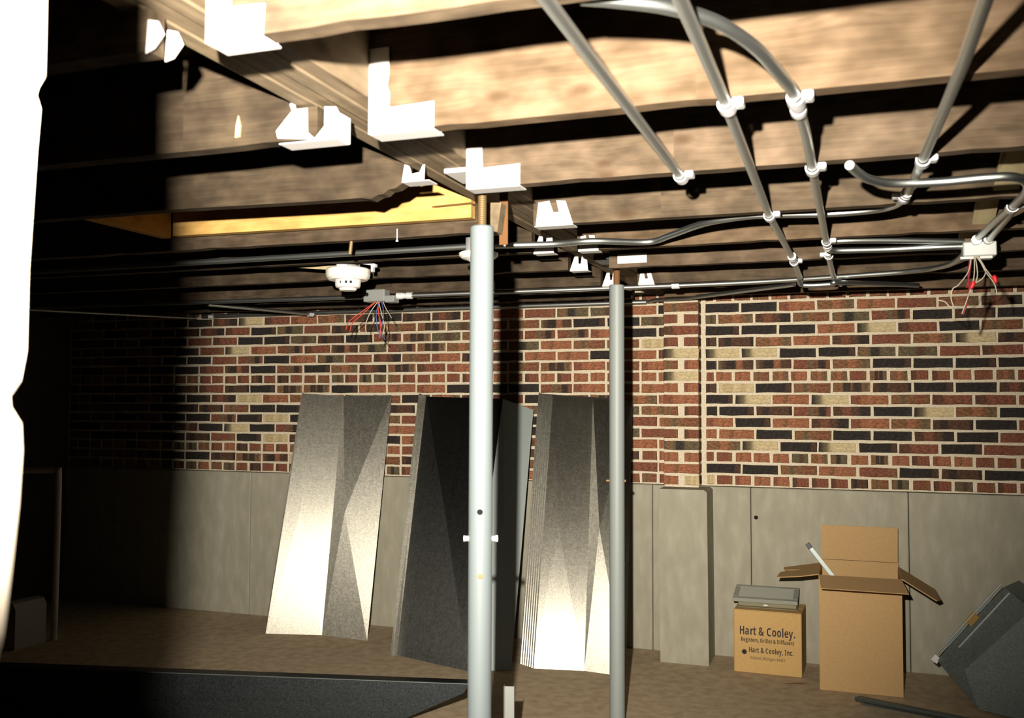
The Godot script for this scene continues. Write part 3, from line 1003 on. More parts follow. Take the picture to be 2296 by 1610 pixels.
	strap("small white strap at the end of the short slanting conduit on the left", Vector3(-3.53, 2.11, -5.85), Vector3(0.25, 0, -1))
	strap("tiny white strap at the left end of the dark pipe on the brick", Vector3(-4.42, 2.128, -5.962), Vector3(1, 0, 0))
	strap("white strap on the long room-crossing conduit right of the farther column", Vector3(-0.86, 2.101, -4.943), Vector3(1, 0, 0))

# ------------------------------------------------------------------ boxes, lamp holder, outlet

func wire(parent: Node3D, pts: Array, mat: Material, r := 0.0021) -> void:
	obj("wire", tube(v3(pts), r, 7, 5), mat, parent)

func build_electrics() -> void:
	var b := thing("junction_box", "pale junction box at the right edge with dangling wires and two red wire nuts", "junction box", Vector3(0.438, 2.06, -4.0))
	var st := start()
	add_box(st, Vector3(-0.056, -0.012, -0.05), Vector3(0.058, 0.042, 0.03), 0.004)
	obj("body", done(st), M.box_bright, b)
	obj("lip", box(Vector3(-0.066, -0.022, -0.02), Vector3(-0.02, -0.012, 0.024), 0.001), M.box_bright, b)
	obj("lip", box(Vector3(0.0, -0.022, -0.02), Vector3(0.044, -0.012, 0.024), 0.001), M.box_bright, b)
	obj("connector", lathe(v2([[0.0, 0.0], [0.018, 0.0], [0.018, 0.03], [0.0, 0.03]]), 18, Transform3D(Basis(Vector3.RIGHT, PI / 2), Vector3(-0.012, 0.045, 0.022))), M.fitting, b)
	obj("connector", lathe(v2([[0.0, 0.0], [0.018, 0.0], [0.018, 0.04], [0.0, 0.04]]), 18, Transform3D(Basis(Vector3.RIGHT, PI / 2), Vector3(0.028, 0.045, 0.024))), M.fitting, b)
	var o := Vector3(0.438, 2.06, -4.0)
	var rel := func(a: Array) -> Array:
		var r := []
		for p in a:
			r.append([p[0] - o.x, p[1] - o.y, p[2] - o.z])
		return r
	wire(b, rel.call([[0.41, 2.045, -3.98], [0.398, 1.99, -3.97], [0.362, 1.94, -3.95], [0.342, 1.925, -3.95], [0.336, 1.89, -3.95], [0.343, 1.862, -3.95], [0.332, 1.858, -3.95], [0.315, 1.878, -3.95], [0.29, 1.885, -3.95]]), M.white_wire)
	wire(b, rel.call([[0.42, 2.05, -3.98], [0.417, 1.98, -3.96], [0.405, 1.93, -3.95], [0.372, 1.832, -3.95]]), M.white_wire)
	wire(b, rel.call([[0.423, 2.05, -3.98], [0.428, 1.98, -3.96], [0.418, 1.94, -3.95]]), M.white_wire)
	wire(b, rel.call([[0.43, 2.05, -3.98], [0.455, 2.0, -3.97], [0.447, 1.965, -3.95], [0.42, 1.945, -3.95]]), M.white_wire)
	wire(b, rel.call([[0.432, 2.05, -3.98], [0.455, 1.99, -3.97], [0.482, 1.94, -3.95], [0.490, 1.90, -3.95]]), M.white_wire)
	wire(b, rel.call([[0.425, 2.05, -3.98], [0.452, 2.005, -3.97], [0.478, 1.962, -3.96]]), M.white_wire)
	wire(b, rel.call([[0.408, 2.05, -3.985], [0.398, 1.98, -3.975], [0.400, 1.92, -3.97], [0.388, 1.86, -3.97], [0.378, 1.83, -3.97]]), M.pink_wire, 0.003)
	wire(b, rel.call([[0.412, 2.05, -3.985], [0.402, 1.98, -3.978], [0.392, 1.93, -3.975]]), M.pink_wire, 0.003)
	for q in [[Vector3(0.412, 1.945, -3.948), Vector3(-0.35, -0.9, 0.1)], [Vector3(0.482, 1.965, -3.955), Vector3(0.3, -0.9, 0.2)]]:
		var dn: Vector3 = (q[1] as Vector3).normalized()
		var sd := dn.cross(Vector3.BACK).normalized()
		obj("wire_nut", lathe(v2([[0.0, -0.004], [0.0085, -0.004], [0.0095, 0.004], [0.006, 0.020], [0.003, 0.024], [0.0, 0.025]]), 14, Transform3D(Basis(sd, dn, sd.cross(dn)), q[0] - o)), M.nut, b)

	var e := thing("junction_box", "grey steel junction box on the long conduit with a spray of coloured wires", "junction box", Vector3(-2.478, 2.09, -4.845))
	obj("body", box(Vector3(-0.095, -0.032, -0.04), Vector3(0.035, 0.036, 0.03), 0.004), M.box_steel, e)
	obj("cover", box(Vector3(0.035, -0.038, -0.04), Vector3(0.092, 0.0, 0.028), 0.003), M.box_steel, e)
	obj("knockout", lathe(v2([[0.0, 0.0], [0.011, 0.0], [0.011, 0.0015], [0.0, 0.0015]]), 16, Transform3D(Basis(Vector3.RIGHT, PI / 2), Vector3(-0.072, 0.008, 0.0295))), M.hole, e)
	var eo := Vector3(-2.478, 2.09, -4.845)
	for w in [
		["red_wire", [[-2.515, 2.06, -4.85], [-2.59, 2.0, -4.82], [-2.65, 1.95, -4.80], [-2.67, 1.905, -4.80]]],
		["red_wire", [[-2.512, 2.06, -4.85], [-2.58, 1.99, -4.82], [-2.635, 1.94, -4.81], [-2.65, 1.895, -4.81]]],
		["white_wire", [[-2.50, 2.06, -4.85], [-2.535, 2.0, -4.83], [-2.558, 1.93, -4.82], [-2.552, 1.875, -4.82]]],
		["red_wire", [[-2.497, 2.06, -4.85], [-2.485, 1.99, -4.83], [-2.463, 1.93, -4.82], [-2.474, 1.855, -4.82]]],
		["red_wire", [[-2.499, 2.06, -4.85], [-2.482, 1.98, -4.83], [-2.468, 1.91, -4.825], [-2.466, 1.865, -4.825]]],
		["white_wire", [[-2.495, 2.06, -4.85], [-2.463, 1.98, -4.83], [-2.443, 1.92, -4.82], [-2.453, 1.87, -4.82]]],
		["blue_wire", [[-2.487, 2.06, -4.85], [-2.498, 2.0, -4.83], [-2.49, 1.94, -4.82], [-2.478, 1.89, -4.82], [-2.43, 1.845, -4.81]]],
		["blue_wire", [[-2.477, 2.06, -4.85], [-2.455, 2.01, -4.83], [-2.452, 1.95, -4.82], [-2.472, 1.89, -4.82]]],
		["white_wire", [[-2.468, 2.06, -4.85], [-2.44, 2.02, -4.83], [-2.39, 1.963, -4.80]]],
	]:
		var pts := []
		for p in w[1]:
			pts.append([p[0] - eo.x, p[1] - eo.y, p[2] - eo.z])
		wire(e, pts, M[w[0]], 0.0026)

	var l := thing("lamp_holder", "white porcelain lamp holder half hidden behind the nearer column", "lamp holder", Vector3(-1.333, 2.035, -3.40))
	obj("steel_box", lathe(v2([[0.0, 0.026], [0.052, 0.026], [0.052, 0.078], [0.0, 0.078]]), 8), M.box_steel, l)
	obj("socket", lathe(v2([[0.0, -0.012], [0.03, -0.012], [0.038, -0.006], [0.062, 0.002], [0.074, 0.012], [0.074, 0.022], [0.066, 0.027], [0.0, 0.027]]), 32), M.porcelain, l)

	var d := thing("ceiling_outlet", "round white plastic ceiling outlet with three slots, under the dark joists on the left", "outlet", Vector3(-2.195, 2.06, -3.96))
	obj("steel_box", lathe(v2([[0.0, 0.05], [0.06, 0.05], [0.06, 0.085], [0.0, 0.085]]), 8), M.box_steel, d)
	obj("cap", lathe(v2([[0.0, 0.045], [0.027, 0.045], [0.028, 0.075], [0.024, 0.082], [0.0, 0.084]]), 20, Transform3D(Basis.IDENTITY, Vector3(0.008, 0, 0.068))), M.porcelain, d)
	obj("disc", lathe(v2([[0.0, -0.002], [0.088, -0.002], [0.098, 0.008], [0.102, 0.022], [0.102, 0.046], [0.096, 0.051], [0.0, 0.051]]), 40), M.porcelain, d)
	obj("socket_body", lathe(v2([[0.0, -0.050], [0.036, -0.050], [0.040, -0.046], [0.041, -0.040], [0.054, -0.036], [0.058, -0.028], [0.060, -0.002], [0.0, -0.002]]), 32), M.porcelain, d)
	for k in 3:
		var a: float = 0.52 + [-0.62, -0.15, 0.20][k]
		var w: float = [0.0022, 0.0055, 0.005][k]
		var sb := start()
		add_box(sb, Vector3(-w, -0.021, 0.0585), Vector3(w, -0.010, 0.0602), 0.0, Transform3D(Basis(Vector3.UP, a), Vector3.ZERO))
		obj("slot", done(sb), M.hole, d)
	obj("bracket", prism(v2([[0.075, 0.068], [0.075, 0.076], [0.135, 0.070], [0.150, 0.064], [0.150, 0.052], [0.137, 0.048], [0.137, 0.030], [0.128, 0.030], [0.127, 0.060]]), 0.02, 0.0), M.fitting, d)
	obj("leaf_strip", prism(v2([[-0.29, 0.072], [-0.07, 0.050], [-0.07, 0.072], [-0.2, 0.076]]), -0.02, -0.03), M.bridging, d)

# ------------------------------------------------------------------ sheet-metal duct halves leaning on the wall

# a folded sheet: faces between successive bottom and top points, each cross-broken with an X raised by `rise`, crossing at fraction `at` of its width
func folded_mesh(bottom: Array[Vector3], top: Array[Vector3], rises: Array[float], at := 0.5, thick := 0.0012) -> ArrayMesh:
	var st := start()
	st.set_smooth_group(-1)
	for i in bottom.size() - 1:
		var bl := bottom[i]
		var br := bottom[i + 1]
		var tl := top[i]
		var tr := top[i + 1]
		var n := (br - bl).cross(tl - bl).normalized()
		var c := (bl + tl).lerp(br + tr, at) / 2 + n * rises[i]
		var k: Array[Vector3] = [bl, br, tr, tl]
		var right := ((br - bl) - Vector3.UP * (br - bl).y).normalized()
		var put := func(pts: Array) -> void:
			for p in pts:
				st.set_uv(Vector2((p - bl).dot(right), -(p - bl).y))
				st.add_vertex(p)
		for q in 4:
			var a := k[q]
			var b := k[(q + 1) % 4]
			var o := n * thick
			put.call([a, c, b])
			put.call([b - o, c - o, a - o])
			put.call([a, b, b - o])
			put.call([a, b - o, a - o])
	return done(st)

func rises_of(i: int, a: float, b: float) -> Array[float]:
	var r: Array[float] = [a, b]
	if i > 0:
		r = [-0.002, -0.002]
	return r

func build_duct_panels() -> void:
	# left bundle: cross-broken, nearly flat duct halves nested in each other
	var lab_a: Array[String] = ["front bright cross-broken sheet of the left leaning stack of duct metal", "second sheet of the left leaning stack, its edge just showing", "third sheet of the left leaning stack, its edge just showing", "rearmost sheet of the left leaning stack against the brick"]
	for i in 4:
		var back := Vector3(-0.006 * i, 0.0, -0.010 * i)
		var bo: Array[Vector3] = [Vector3(-3.655, 0.0, -5.548), Vector3(-3.640, 0.0, -5.535), Vector3(-3.275, 0.0, -5.622), Vector3(-2.93, 0.0, -5.588)]
		var to: Array[Vector3] = [Vector3(-3.605, 1.575, -5.880), Vector3(-3.585, 1.565, -5.870), Vector3(-3.32, 1.548, -5.945), Vector3(-2.938, 1.555, -5.915)]
		for k in bo.size():
			bo[k] += back + Vector3(0, 0.001, 0)
			to[k] += back
		var o := thing("duct_sheet", lab_a[i], "duct sheet", Vector3(-3.3, 0, -5.6), "nested duct sheets in the left leaning stack")
		var sh := -Vector3(-3.3, 0, -5.6)
		for k in bo.size():
			bo[k] += sh
			to[k] += sh
		obj("wide_face", folded_mesh([bo[1], bo[2], bo[3]] as Array[Vector3], [to[1], to[2], to[3]] as Array[Vector3], rises_of(i, 0.006, 0.040), 0.33), M.galv, o)
		obj("folded_edge", folded_mesh([bo[0], bo[1]] as Array[Vector3], [to[0], to[1]] as Array[Vector3], [0.0] as Array[float]), M.galv, o)
	# middle bundle: a wide side turned away from the flash, its shade put into the colour, and a narrow bright side
	var lab_b: Array[String] = ["front dark L shaped duct half behind the nearer column, with a bright narrow side", "second duct half of the middle stack, a thin bright edge at its left", "third duct half of the middle stack, a thin edge at its left", "rearmost duct half of the middle stack against the brick"]
	for i in 4:
		var back := Vector3(-0.010 * i, 0.0, -0.012 * i)
		var org := Vector3(-2.3, 0, -5.3)
		var bo: Array[Vector3] = [Vector3(-2.61, 0.0, -5.30), Vector3(-2.60, 0.0, -5.335), Vector3(-2.069, 0.0, -5.15), Vector3(-1.850, 0.0, -5.255)]
		var to: Array[Vector3] = [Vector3(-2.715, 1.565, -5.89), Vector3(-2.69, 1.545, -5.925), Vector3(-2.10, 1.53, -5.79), Vector3(-1.925, 1.46, -5.875)]
		for k in bo.size():
			bo[k] += back + Vector3(0, 0.001, 0) - org
			to[k] += back - org
		var o := thing("duct_sheet", lab_b[i], "duct sheet", org, "nested duct halves in the middle leaning stack")
		obj("wide_face", folded_mesh([bo[1], bo[2]] as Array[Vector3], [to[1], to[2]] as Array[Vector3], [0.016 if i == 0 else -0.002] as Array[float]), M.galv_shaded, o)
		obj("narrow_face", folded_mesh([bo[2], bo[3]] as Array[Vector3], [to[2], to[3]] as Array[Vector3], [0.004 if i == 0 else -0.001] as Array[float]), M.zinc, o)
		obj("folded_edge", folded_mesh([bo[0], bo[1]] as Array[Vector3], [to[0], to[1]] as Array[Vector3], [0.0] as Array[float]), M.galv, o)
	# right bundle: many nested halves, edges fanned at the left
	var rank: Array[String] = ["front", "second", "third", "fourth", "fifth", "sixth", "rearmost"]
	for i in 7:
		var back := Vector3(-0.017 * i, 0.0, -0.011 * i)
		var org := Vector3(-1.5, 0, -5.4)
		var bo: Array[Vector3] = [Vector3(-1.752, 0.0, -5.345), Vector3(-1.742, 0.0, -5.335), Vector3(-1.46, 0.0, -5.385), Vector3(-1.215, 0.0, -5.345)]
		var to: Array[Vector3] = [Vector3(-1.80, 1.556, -5.845), Vector3(-1.785, 1.545, -5.835), Vector3(-1.54, 1.53, -5.885), Vector3(-1.285, 1.515, -5.86)]
		for k in bo.size():
			bo[k] += back + Vector3(0, 0.001, 0) - org
			to[k] += back + Vector3(0, 0.003 * i, 0) - org
		var lb := "%s duct half of the right leaning stack, %s" % [rank[i], ("bright and creased, partly behind the farther column" if i == 0 else "only its long left edge showing")]
		var o := thing("duct_sheet", lb, "duct sheet", org, "nested duct halves in the right leaning stack")
		obj("wide_face", folded_mesh([bo[1], bo[2], bo[3]] as Array[Vector3], [to[1], to[2], to[3]] as Array[Vector3], rises_of(i, 0.006, 0.040), 0.33), M.galv, o)
		obj("folded_edge", folded_mesh([bo[0], bo[1]] as Array[Vector3], [to[0], to[1]] as Array[Vector3], [0.0] as Array[float]), M.galv, o)

# ------------------------------------------------------------------ cartons

func lettering(text: String, height: float, width: float, at: Vector3, parent: Node3D, weight := 700) -> void:
	var f := SystemFont.new()
	f.font_names = PackedStringArray(["Droid Sans"])
	f.font_weight = weight
	var t := TextMesh.new()
	t.text = text
	t.font = f
	t.font_size = 32
	t.pixel_size = height / 23.0
	t.depth = 0.0006
	t.horizontal_alignment = HORIZONTAL_ALIGNMENT_LEFT
	t.vertical_alignment = VERTICAL_ALIGNMENT_BOTTOM
	var own := t.get_aabb()
	var o := obj("lettering", t, M.ink, parent)
	var s := width / maxf(own.size.x, 0.001)
	o.scale = Vector3(s, 1, 1)
	o.position = at - Vector3(own.position.x * s, 0, 0)

func build_cartons() -> void:
	# small printed carton
	var b := thing("small_carton", "small closed brown carton with black printing, between the pilaster and the tall carton", "carton", Vector3(-0.479, 0.0, -5.80))
	b.rotation.y = -0.03
	obj("body", box(Vector3(-0.184, 0.001, -0.145), Vector3(0.184, 0.346, 0.14), 0.004), M.card_small, b)
	obj("top_flap", box(Vector3(-0.182, 0.3445, 0.001), Vector3(0.182, 0.349, 0.139), 0.001), M.card_small, b)
	obj("top_flap", box(Vector3(-0.182, 0.3445, -0.143), Vector3(0.182, 0.349, -0.002), 0.001), M.card_small, b)
	var zf := 0.1402
	lettering("Hart & Cooley.", 0.046, 0.300, Vector3(-0.150, 0.196, zf), b)
	lettering("Registers, Grilles & Diffusers", 0.022, 0.286, Vector3(-0.143, 0.166, zf), b)
	lettering("Hart & Cooley, Inc.", 0.029, 0.240, Vector3(-0.100, 0.106, zf), b)
	lettering("Holland, Michigan 49423", 0.015, 0.190, Vector3(-0.095, 0.074, zf), b, 400)
	var st := start()
	for k in 4:                                     # the printer's eight-armed mark
		add_box(st, Vector3(-0.0042, -0.014, 0.0), Vector3(0.0042, 0.014, 0.0006), 0.0, Transform3D(Basis(Vector3.BACK, PI * k / 4), Vector3(-0.126, 0.116, zf)))
	obj("printed_mark", done(st), M.ink, b)
	# two registers on top
	var r := thing("wall_register", "olive metal register lying under another on the small printed carton", "register", Vector3(-0.49, 0.349, -5.80), "registers on the small carton")
	obj("flange", box(Vector3(-0.166, 0.0, -0.10), Vector3(0.166, 0.006, 0.075), 0.002), M.register_olive, r)
	obj("body", box(Vector3(-0.160, 0.006, -0.09), Vector3(0.160, 0.036, 0.062), 0.003), M.register_olive, r)
	obj("lever", box(Vector3(-0.02, 0.014, 0.062), Vector3(0.004, 0.022, 0.070), 0.002), M.fitting, r)
	var q := thing("wall_register", "pale grey metal register lying topmost on the small printed carton", "register", Vector3(-0.500, 0.3855, -5.82), "registers on the small carton")
	var qs := start()
	var tilt := Transform3D(Basis(Vector3.RIGHT, 0.20), Vector3(0, 0.012, 0))
	for s in [[Vector3(-0.178, 0.018, 0.075), Vector3(0.178, 0.026, 0.105)], [Vector3(-0.178, 0.018, -0.105), Vector3(0.178, 0.026, -0.075)], [Vector3(-0.178, 0.018, -0.075), Vector3(-0.150, 0.026, 0.075)], [Vector3(0.150, 0.018, -0.075), Vector3(0.178, 0.026, 0.075)]]:
		add_box(qs, s[0], s[1], 0.002, tilt)
	add_box(qs, Vector3(-0.178, 0.004, 0.099), Vector3(0.178, 0.022, 0.105), 0.002, tilt)
	obj("frame", done(qs), M.register, q)
	for k in 9:
		var ss := start()
		add_box(ss, Vector3(-0.150, -0.0008, -0.008), Vector3(0.150, 0.0008, 0.008), 0.0, tilt * Transform3D(Basis(Vector3.RIGHT, 0.6), Vector3(0, 0.021, -0.064 + 0.016 * k)))
		obj("slat", done(ss), M.register, q)
	obj("body", box(Vector3(-0.15, 0.0, -0.085), Vector3(0.15, 0.012, 0.06), 0.002), M.register, q)

	# tall open carton
	var c := thing("tall_carton", "tall open brown carton with its flaps up, right of the small printed carton", "carton", Vector3(0.005, 0.0, -5.67))
	var w := 0.205
	var h := 0.60
	var t := 0.005
	obj("front_panel", box(Vector3(-w, 0.001, 0.205), Vector3(w, h, 0.21), 0.001), M.card, c)
	obj("back_panel", box(Vector3(-w, 0.001, -0.21), Vector3(w, h + 0.022, -0.205), 0.001), M.card, c)
	obj("side_panel", box(Vector3(-w, 0.001, -0.205), Vector3(-w + t, h, 0.205), 0.001), M.card, c)
	obj("side_panel", box(Vector3(w - t, 0.001, -0.205), Vector3(w, h, 0.205), 0.001), M.card, c)
	obj("bottom_panel", box(Vector3(-w + t, 0.001, -0.205), Vector3(w - t, 0.006, 0.205)), M.card, c)
	obj("back_flap", prism(v2([[-w + 0.004, h + 0.024], [w - 0.004, h + 0.024], [w - 0.001, h + 0.215], [-w + 0.002, h + 0.217]]), -0.207, -0.212), M.card, c)
	var ff := prism(v2([[-w + 0.002, 0.0], [w - 0.002, 0.0], [w + 0.024, -0.195], [-w + 0.018, -0.190]]), 0.0, -0.004, Transform3D(Basis(Vector3.RIGHT, -1.38), Vector3(0, h, 0.212)))
	obj("front_flap", ff, M.card, c)
	# side flaps; prism polygon's y runs outwards, z is thickness
	var fr := prism(v2([[-0.20, 0.0], [0.20, 0.0], [0.215, 0.19], [0.10, 0.222], [-0.19, 0.212]]), 0.002, -0.003, Transform3D(Basis(Vector3(0, 0, 1), Vector3(0.86, -0.51, 0), Vector3(0.51, 0.86, 0)), Vector3(w, h, 0)))
	obj("side_flap", fr, M.card, c)
	var fl := prism(v2([[0.20, 0.0], [0.205, 0.10], [0.15, 0.222], [-0.02, 0.215], [-0.02, 0.10], [-0.055, 0.15], [-0.08, 0.20], [-0.185, 0.205], [-0.20, 0.0]]), 0.003, -0.002, Transform3D(Basis(Vector3(0, 0, 1), Vector3(-0.985, -0.17, 0), Vector3(0.17, -0.985, 0) * -1.0), Vector3(-w, h, 0)))
	obj("side_flap", fl, M.card, c)
	var faint := c
	lettering("THIS SIDE UP", 0.012, 0.115, Vector3(-0.045, 0.505, 0.2101), faint, 400)
	faint.get_child(faint.get_child_count() - 1).material_override = plain(lin(0.30, 0.19, 0.085), 0.9)
	var s := thing("metal_cleat", "thin galvanized metal strip sticking up out of the tall open carton", "metal strip", Vector3(0.04, 0.35, -5.62))
	var dir := Vector3(-0.305, 0.385, -0.03)
	var ss2 := start()
	var up := dir.normalized()
	var sd := up.cross(Vector3.BACK).normalized()
	add_box(ss2, Vector3(-0.011, -0.10, -0.002), Vector3(0.011, dir.length() - 0.03, 0.002), 0.0008, Transform3D(Basis(sd, up, sd.cross(up)), Vector3.ZERO))
	add_box(ss2, Vector3(-0.011, -0.10, 0.0), Vector3(-0.008, dir.length() - 0.03, 0.008), 0.0008, Transform3D(Basis(sd, up, sd.cross(up)), Vector3.ZERO))
	obj("strip", done(ss2), M.zinc, s)
	var se := start()
	add_box(se, Vector3(-0.012, dir.length() - 0.03, -0.006), Vector3(0.012, dir.length(), 0.006), 0.002, Transform3D(Basis(sd, up, sd.cross(up)), Vector3.ZERO))
	obj("dark_end", done(se), M.dark_steel, s)

# ------------------------------------------------------------------ metal on the floor

func build_floor_metal() -> void:
	# rectangular duct section tipped on its edge at the right
	var e := thing("duct_section", "dark rectangular sheet metal duct section tipped on the floor at the right edge", "duct", Vector3(0.55, 0.0, -5.45))
	var nrm := Vector3(-0.50, 0.36, 0.79).normalized()
	var on := func(x: float, y: float) -> Vector3:        # a point of the front side, on its plane
		var z := -5.53 - (nrm.x * (x - 0.374) + nrm.y * (y - 0.195)) / nrm.z
		return Vector3(x, y, z) - e.position
	var a0: Vector3 = on.call(0.374, 0.190)     # lower left corner of the open end
	var a1: Vector3 = on.call(0.690, 0.585)     # upper corner of the open end
	var edge := (a1 - a0)
	var body := nrm.cross(edge).normalized()
	if body.y > 0:
		body = -body
	var depth := Vector3(0.10, 0.0, -0.24)
	var c0: Vector3 = on.call(0.545, 0.012)
	var c1: Vector3 = on.call(1.10, 0.012)
	var c2: Vector3 = on.call(1.12, 0.30)
	var m0: Vector3 = on.call(0.50, 0.17)
	m0 += nrm * 0.012
	var m1: Vector3 = on.call(0.80, 0.50)
	m1 += nrm * 0.012
	var fr := start()
	fr.set_smooth_group(-1)
	for side in [1.0, -1.0]:
		var o := Vector3.ZERO if side > 0 else -nrm * 0.0015
		for t in [[a0, m0, m1], [a0, m1, a1], [a0, c0, m0], [m0, c0, c1], [m0, c1, m1], [m1, c1, c2], [m1, c2, a1]]:
			if side > 0:
				tri(fr, t[0], t[1], t[2])
			else:
				tri(fr, t[0] + o, t[2] + o, t[1] + o)
	obj("front_side", done(fr), M.elbow, e)
	var rim: Array[Vector3] = [a0, c0, c1, c2, a1]
	for k in 4:
		var s2 := start()
		s2.set_smooth_group(-1)
		var q0 := rim[k]
		var q1 := rim[k + 1]
		quad(s2, q0, q0 + depth, q1 + depth, q1)
		obj("side", done(s2), M.elbow, e)
	# end collar: two slim bright rails, a tag between them
	for k in 2:
		var rail := start()
		var o := -body * (0.020 if k == 1 else -0.040) + nrm * 0.004
		var f0 := a0 + o + edge * (0.02 if k == 1 else 0.25)
		var f1 := a0 + o + edge * (1.0 if k == 1 else 0.99)
		add_tube(rail, PackedVector3Array([f0, f1]), 0.005, 8)
		obj("drive_rail", done(rail), M.zinc, e)
	var rail2 := start()
	var tb := Transform3D(Basis(edge.normalized(), -body, nrm) if edge.normalized().cross(-body).dot(nrm) > 0 else Basis(edge.normalized(), body, nrm), a0 + edge * 0.55 - body * 0.004 + nrm * 0.004)
	add_box(rail2, Vector3(-0.032, -0.020, 0.0), Vector3(0.032, 0.024, 0.004), 0.001, tb)
	obj("brown_tag", done(rail2), M.tape, e)
	var sl := start()
	add_box(sl, Vector3(-0.19, -0.004, 0.0), Vector3(-0.05, 0.010, 0.005), 0.001, tb)
	obj("slip_cleat", done(sl), M.zinc, e)
	var sl2 := start()
	add_box(sl2, Vector3(0.05, -0.004, 0.0), Vector3(0.14, 0.010, 0.005), 0.001, tb)
	obj("slip_cleat", done(sl2), M.zinc, e)
	var tipx := Transform3D(Basis(Vector3.UP, 0.2) * Basis(Vector3.BACK, 0.9), a0 + nrm * 0.004 - body * 0.006)
	var tp := start()
	add_box(tp, Vector3(-0.018, -0.018, 0.0), Vector3(0.018, 0.018, 0.006), 0.002, tipx)
	obj("corner_glint", done(tp), M.hanger, e)  # small white plate added as the flash glint on the duct corner

	# flat strips lying at the bottom right
	var rr := RandomNumberGenerator.new()
	rr.seed = 5
	for i in 6:
		var from := Vector3(-0.01 + rr.randf_range(-0.02, 0.05), 0.006 + 0.013 * i, -5.285 + 0.028 * i)
		var to := from + Vector3(1.15 + rr.randf_range(-0.1, 0.1), 0.0, 0.40 + 0.01 * i)
		var d := to - from
		var s := start()
		var bx := Basis(Vector3.UP, -atan2(d.z, d.x)) * Basis(Vector3.RIGHT, rr.randf_range(-0.10, 0.10))
		add_box(s, Vector3(0, -0.004, -0.028), Vector3(d.length(), -0.0025, 0.028), 0.0, Transform3D(bx, Vector3.ZERO))
		add_box(s, Vector3(0, -0.004, 0.020), Vector3(d.length(), 0.006, 0.028), 0.001, Transform3D(bx, Vector3.ZERO))
		var o := obj("metal_cleat", done(s), M.zinc_dark)
		o.position = from
		tag(o, "dark metal strip in the floor bundle before the tall carton, %s from the carton" % ORDINAL[i + 1], "metal strip", "loose metal strips on the floor at the bottom right")
	var sc := obj("metal_scrap", prism(v2([[-0.06, -0.008], [0.03, -0.004], [0.062, 0.006], [0.0, 0.009]]), 0.003, 0.0, Transform3D(Basis(Vector3.UP, 0.3) * Basis(Vector3.RIGHT, -PI / 2), Vector3(-0.33, 0.001, -5.53))), M.rust)
	tag(sc, "rusty sliver of metal on the floor at the small carton's right corner", "scrap")

	# long dark duct lying at the lower left
	var at := Vector3(-1.70, 0.0, -4.24)
	var dk := thing("floor_duct", "long dark sheet metal duct lying across the floor at the lower left", "duct", at)
	dk.rotation.y = 0.335
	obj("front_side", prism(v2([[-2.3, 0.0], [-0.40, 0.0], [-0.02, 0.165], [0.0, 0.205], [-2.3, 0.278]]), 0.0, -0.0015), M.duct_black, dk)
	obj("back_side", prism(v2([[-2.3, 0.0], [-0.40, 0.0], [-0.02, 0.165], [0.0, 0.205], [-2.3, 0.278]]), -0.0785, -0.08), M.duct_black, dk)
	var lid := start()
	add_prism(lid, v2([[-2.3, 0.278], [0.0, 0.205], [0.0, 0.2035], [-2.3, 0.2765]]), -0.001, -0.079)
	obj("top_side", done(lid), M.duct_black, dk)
	var lip := start()
	add_tube(lip, v3([[-2.3, 0.279, 0.001], [0.0, 0.206, 0.001]]), 0.0035, 8)
	obj("rolled_edge", done(lip), M.zinc_dark, dk)

	# upright channel beside the nearer column
	var ch := thing("metal_channel", "short upright length of metal channel on the floor right of the nearer column", "metal channel", Vector3(-1.29, 0.0, -3.64))
	ch.rotation.y = 0.25
	var cs := start()
	add_box(cs, Vector3(-0.021, 0.0, 0.0), Vector3(0.021, 0.395, 0.002), 0.0006)
	add_box(cs, Vector3(-0.021, 0.0, -0.03), Vector3(-0.019, 0.395, 0.0), 0.0006)
	add_box(cs, Vector3(0.019, 0.0, -0.03), Vector3(0.021, 0.395, 0.0), 0.0006)
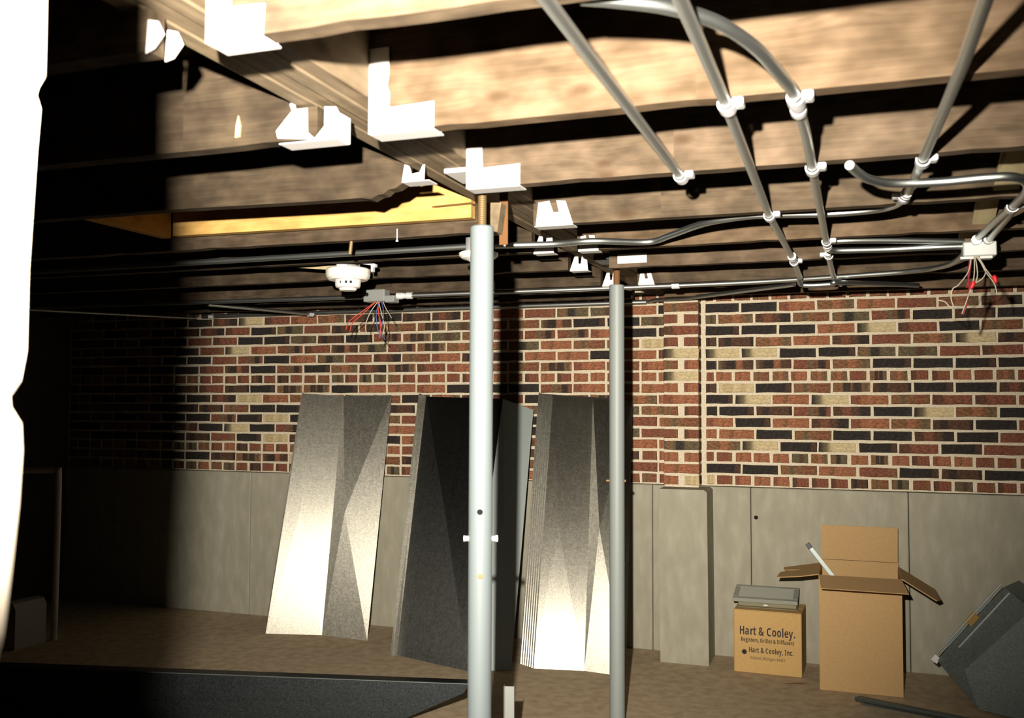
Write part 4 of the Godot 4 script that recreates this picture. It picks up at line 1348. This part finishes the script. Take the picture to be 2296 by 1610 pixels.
	obj("channel", done(cs), M.box_steel, ch)

# ------------------------------------------------------------------ left: near post, frame in the dark

func build_left_side() -> void:
	# rough-edged plank beside the camera
	var prof := [[1.0, 0.0], [0.10, 0.0]]
	var r := RandomNumberGenerator.new()
	r.seed = 12
	var edge := PackedVector2Array()
	for q in [[0.0, -0.5812], [0.8952, -0.5812], [1.1708, -0.5924], [1.231, -0.5941], [1.2697, -0.5976], [1.2913, -0.5941], [1.3171, -0.5872], [1.3602, -0.582], [1.4118, -0.5769], [1.4506, -0.5752], [1.4703, -0.5769], [1.4825, -0.5872], [1.491, -0.5881], [1.5022, -0.5787], [1.5237, -0.5743], [1.584, -0.5743], [1.6357, -0.5717], [1.6701, -0.57], [1.7028, -0.5674], [1.7131, -0.5717], [1.7192, -0.57], [1.727, -0.564], [1.7562, -0.564], [1.99, -0.566], [2.11, -0.566]]:
		edge.append(Vector2(q[1], q[0]))
	var poly := PackedVector2Array([Vector2(-1.02, 0.0)])
	poly.append_array(edge)
	poly.append(Vector2(-1.02, 2.11))
	var o := obj("rough_plank", prism(poly, -0.523, -0.5555), M.post)
	tag(o, "overexposed rough edged plank standing close to the camera at the left edge", "plank")
	# pale tube frame and a rounded block far back in the shade
	var f := thing("pipe_stand", "dim pale tube frame standing in the dark at the lower left", "frame", Vector3(-4.79, 0.0, -4.93))
	obj("top_rail", tube(v3([[-0.75, 1.055, 0.33], [-0.06, 1.065, 0.02], [-0.015, 1.055, 0.0], [0.0, 1.02, 0.0], [0.0, 0.5, 0.0], [-0.004, 0.0, 0.0]]), 0.020, 12, 5), M.frame_paint, f)
	obj("leg", tube(v3([[-0.75, 1.055, 0.33], [-0.75, 0.0, 0.33]]), 0.020, 12), M.frame_paint, f)
	var b := obj("rounded_block", prism(v2([[-0.16, 0.0], [0.15, 0.0], [0.15, 0.24], [0.13, 0.275], [0.09, 0.285], [-0.05, 0.26], [-0.16, 0.20]]), 0.12, -0.12), M.block)
	b.position = Vector3(-4.95, 0.0, -4.75)
	tag(b, "grey rounded block on the floor inside the dim tube frame", "block")
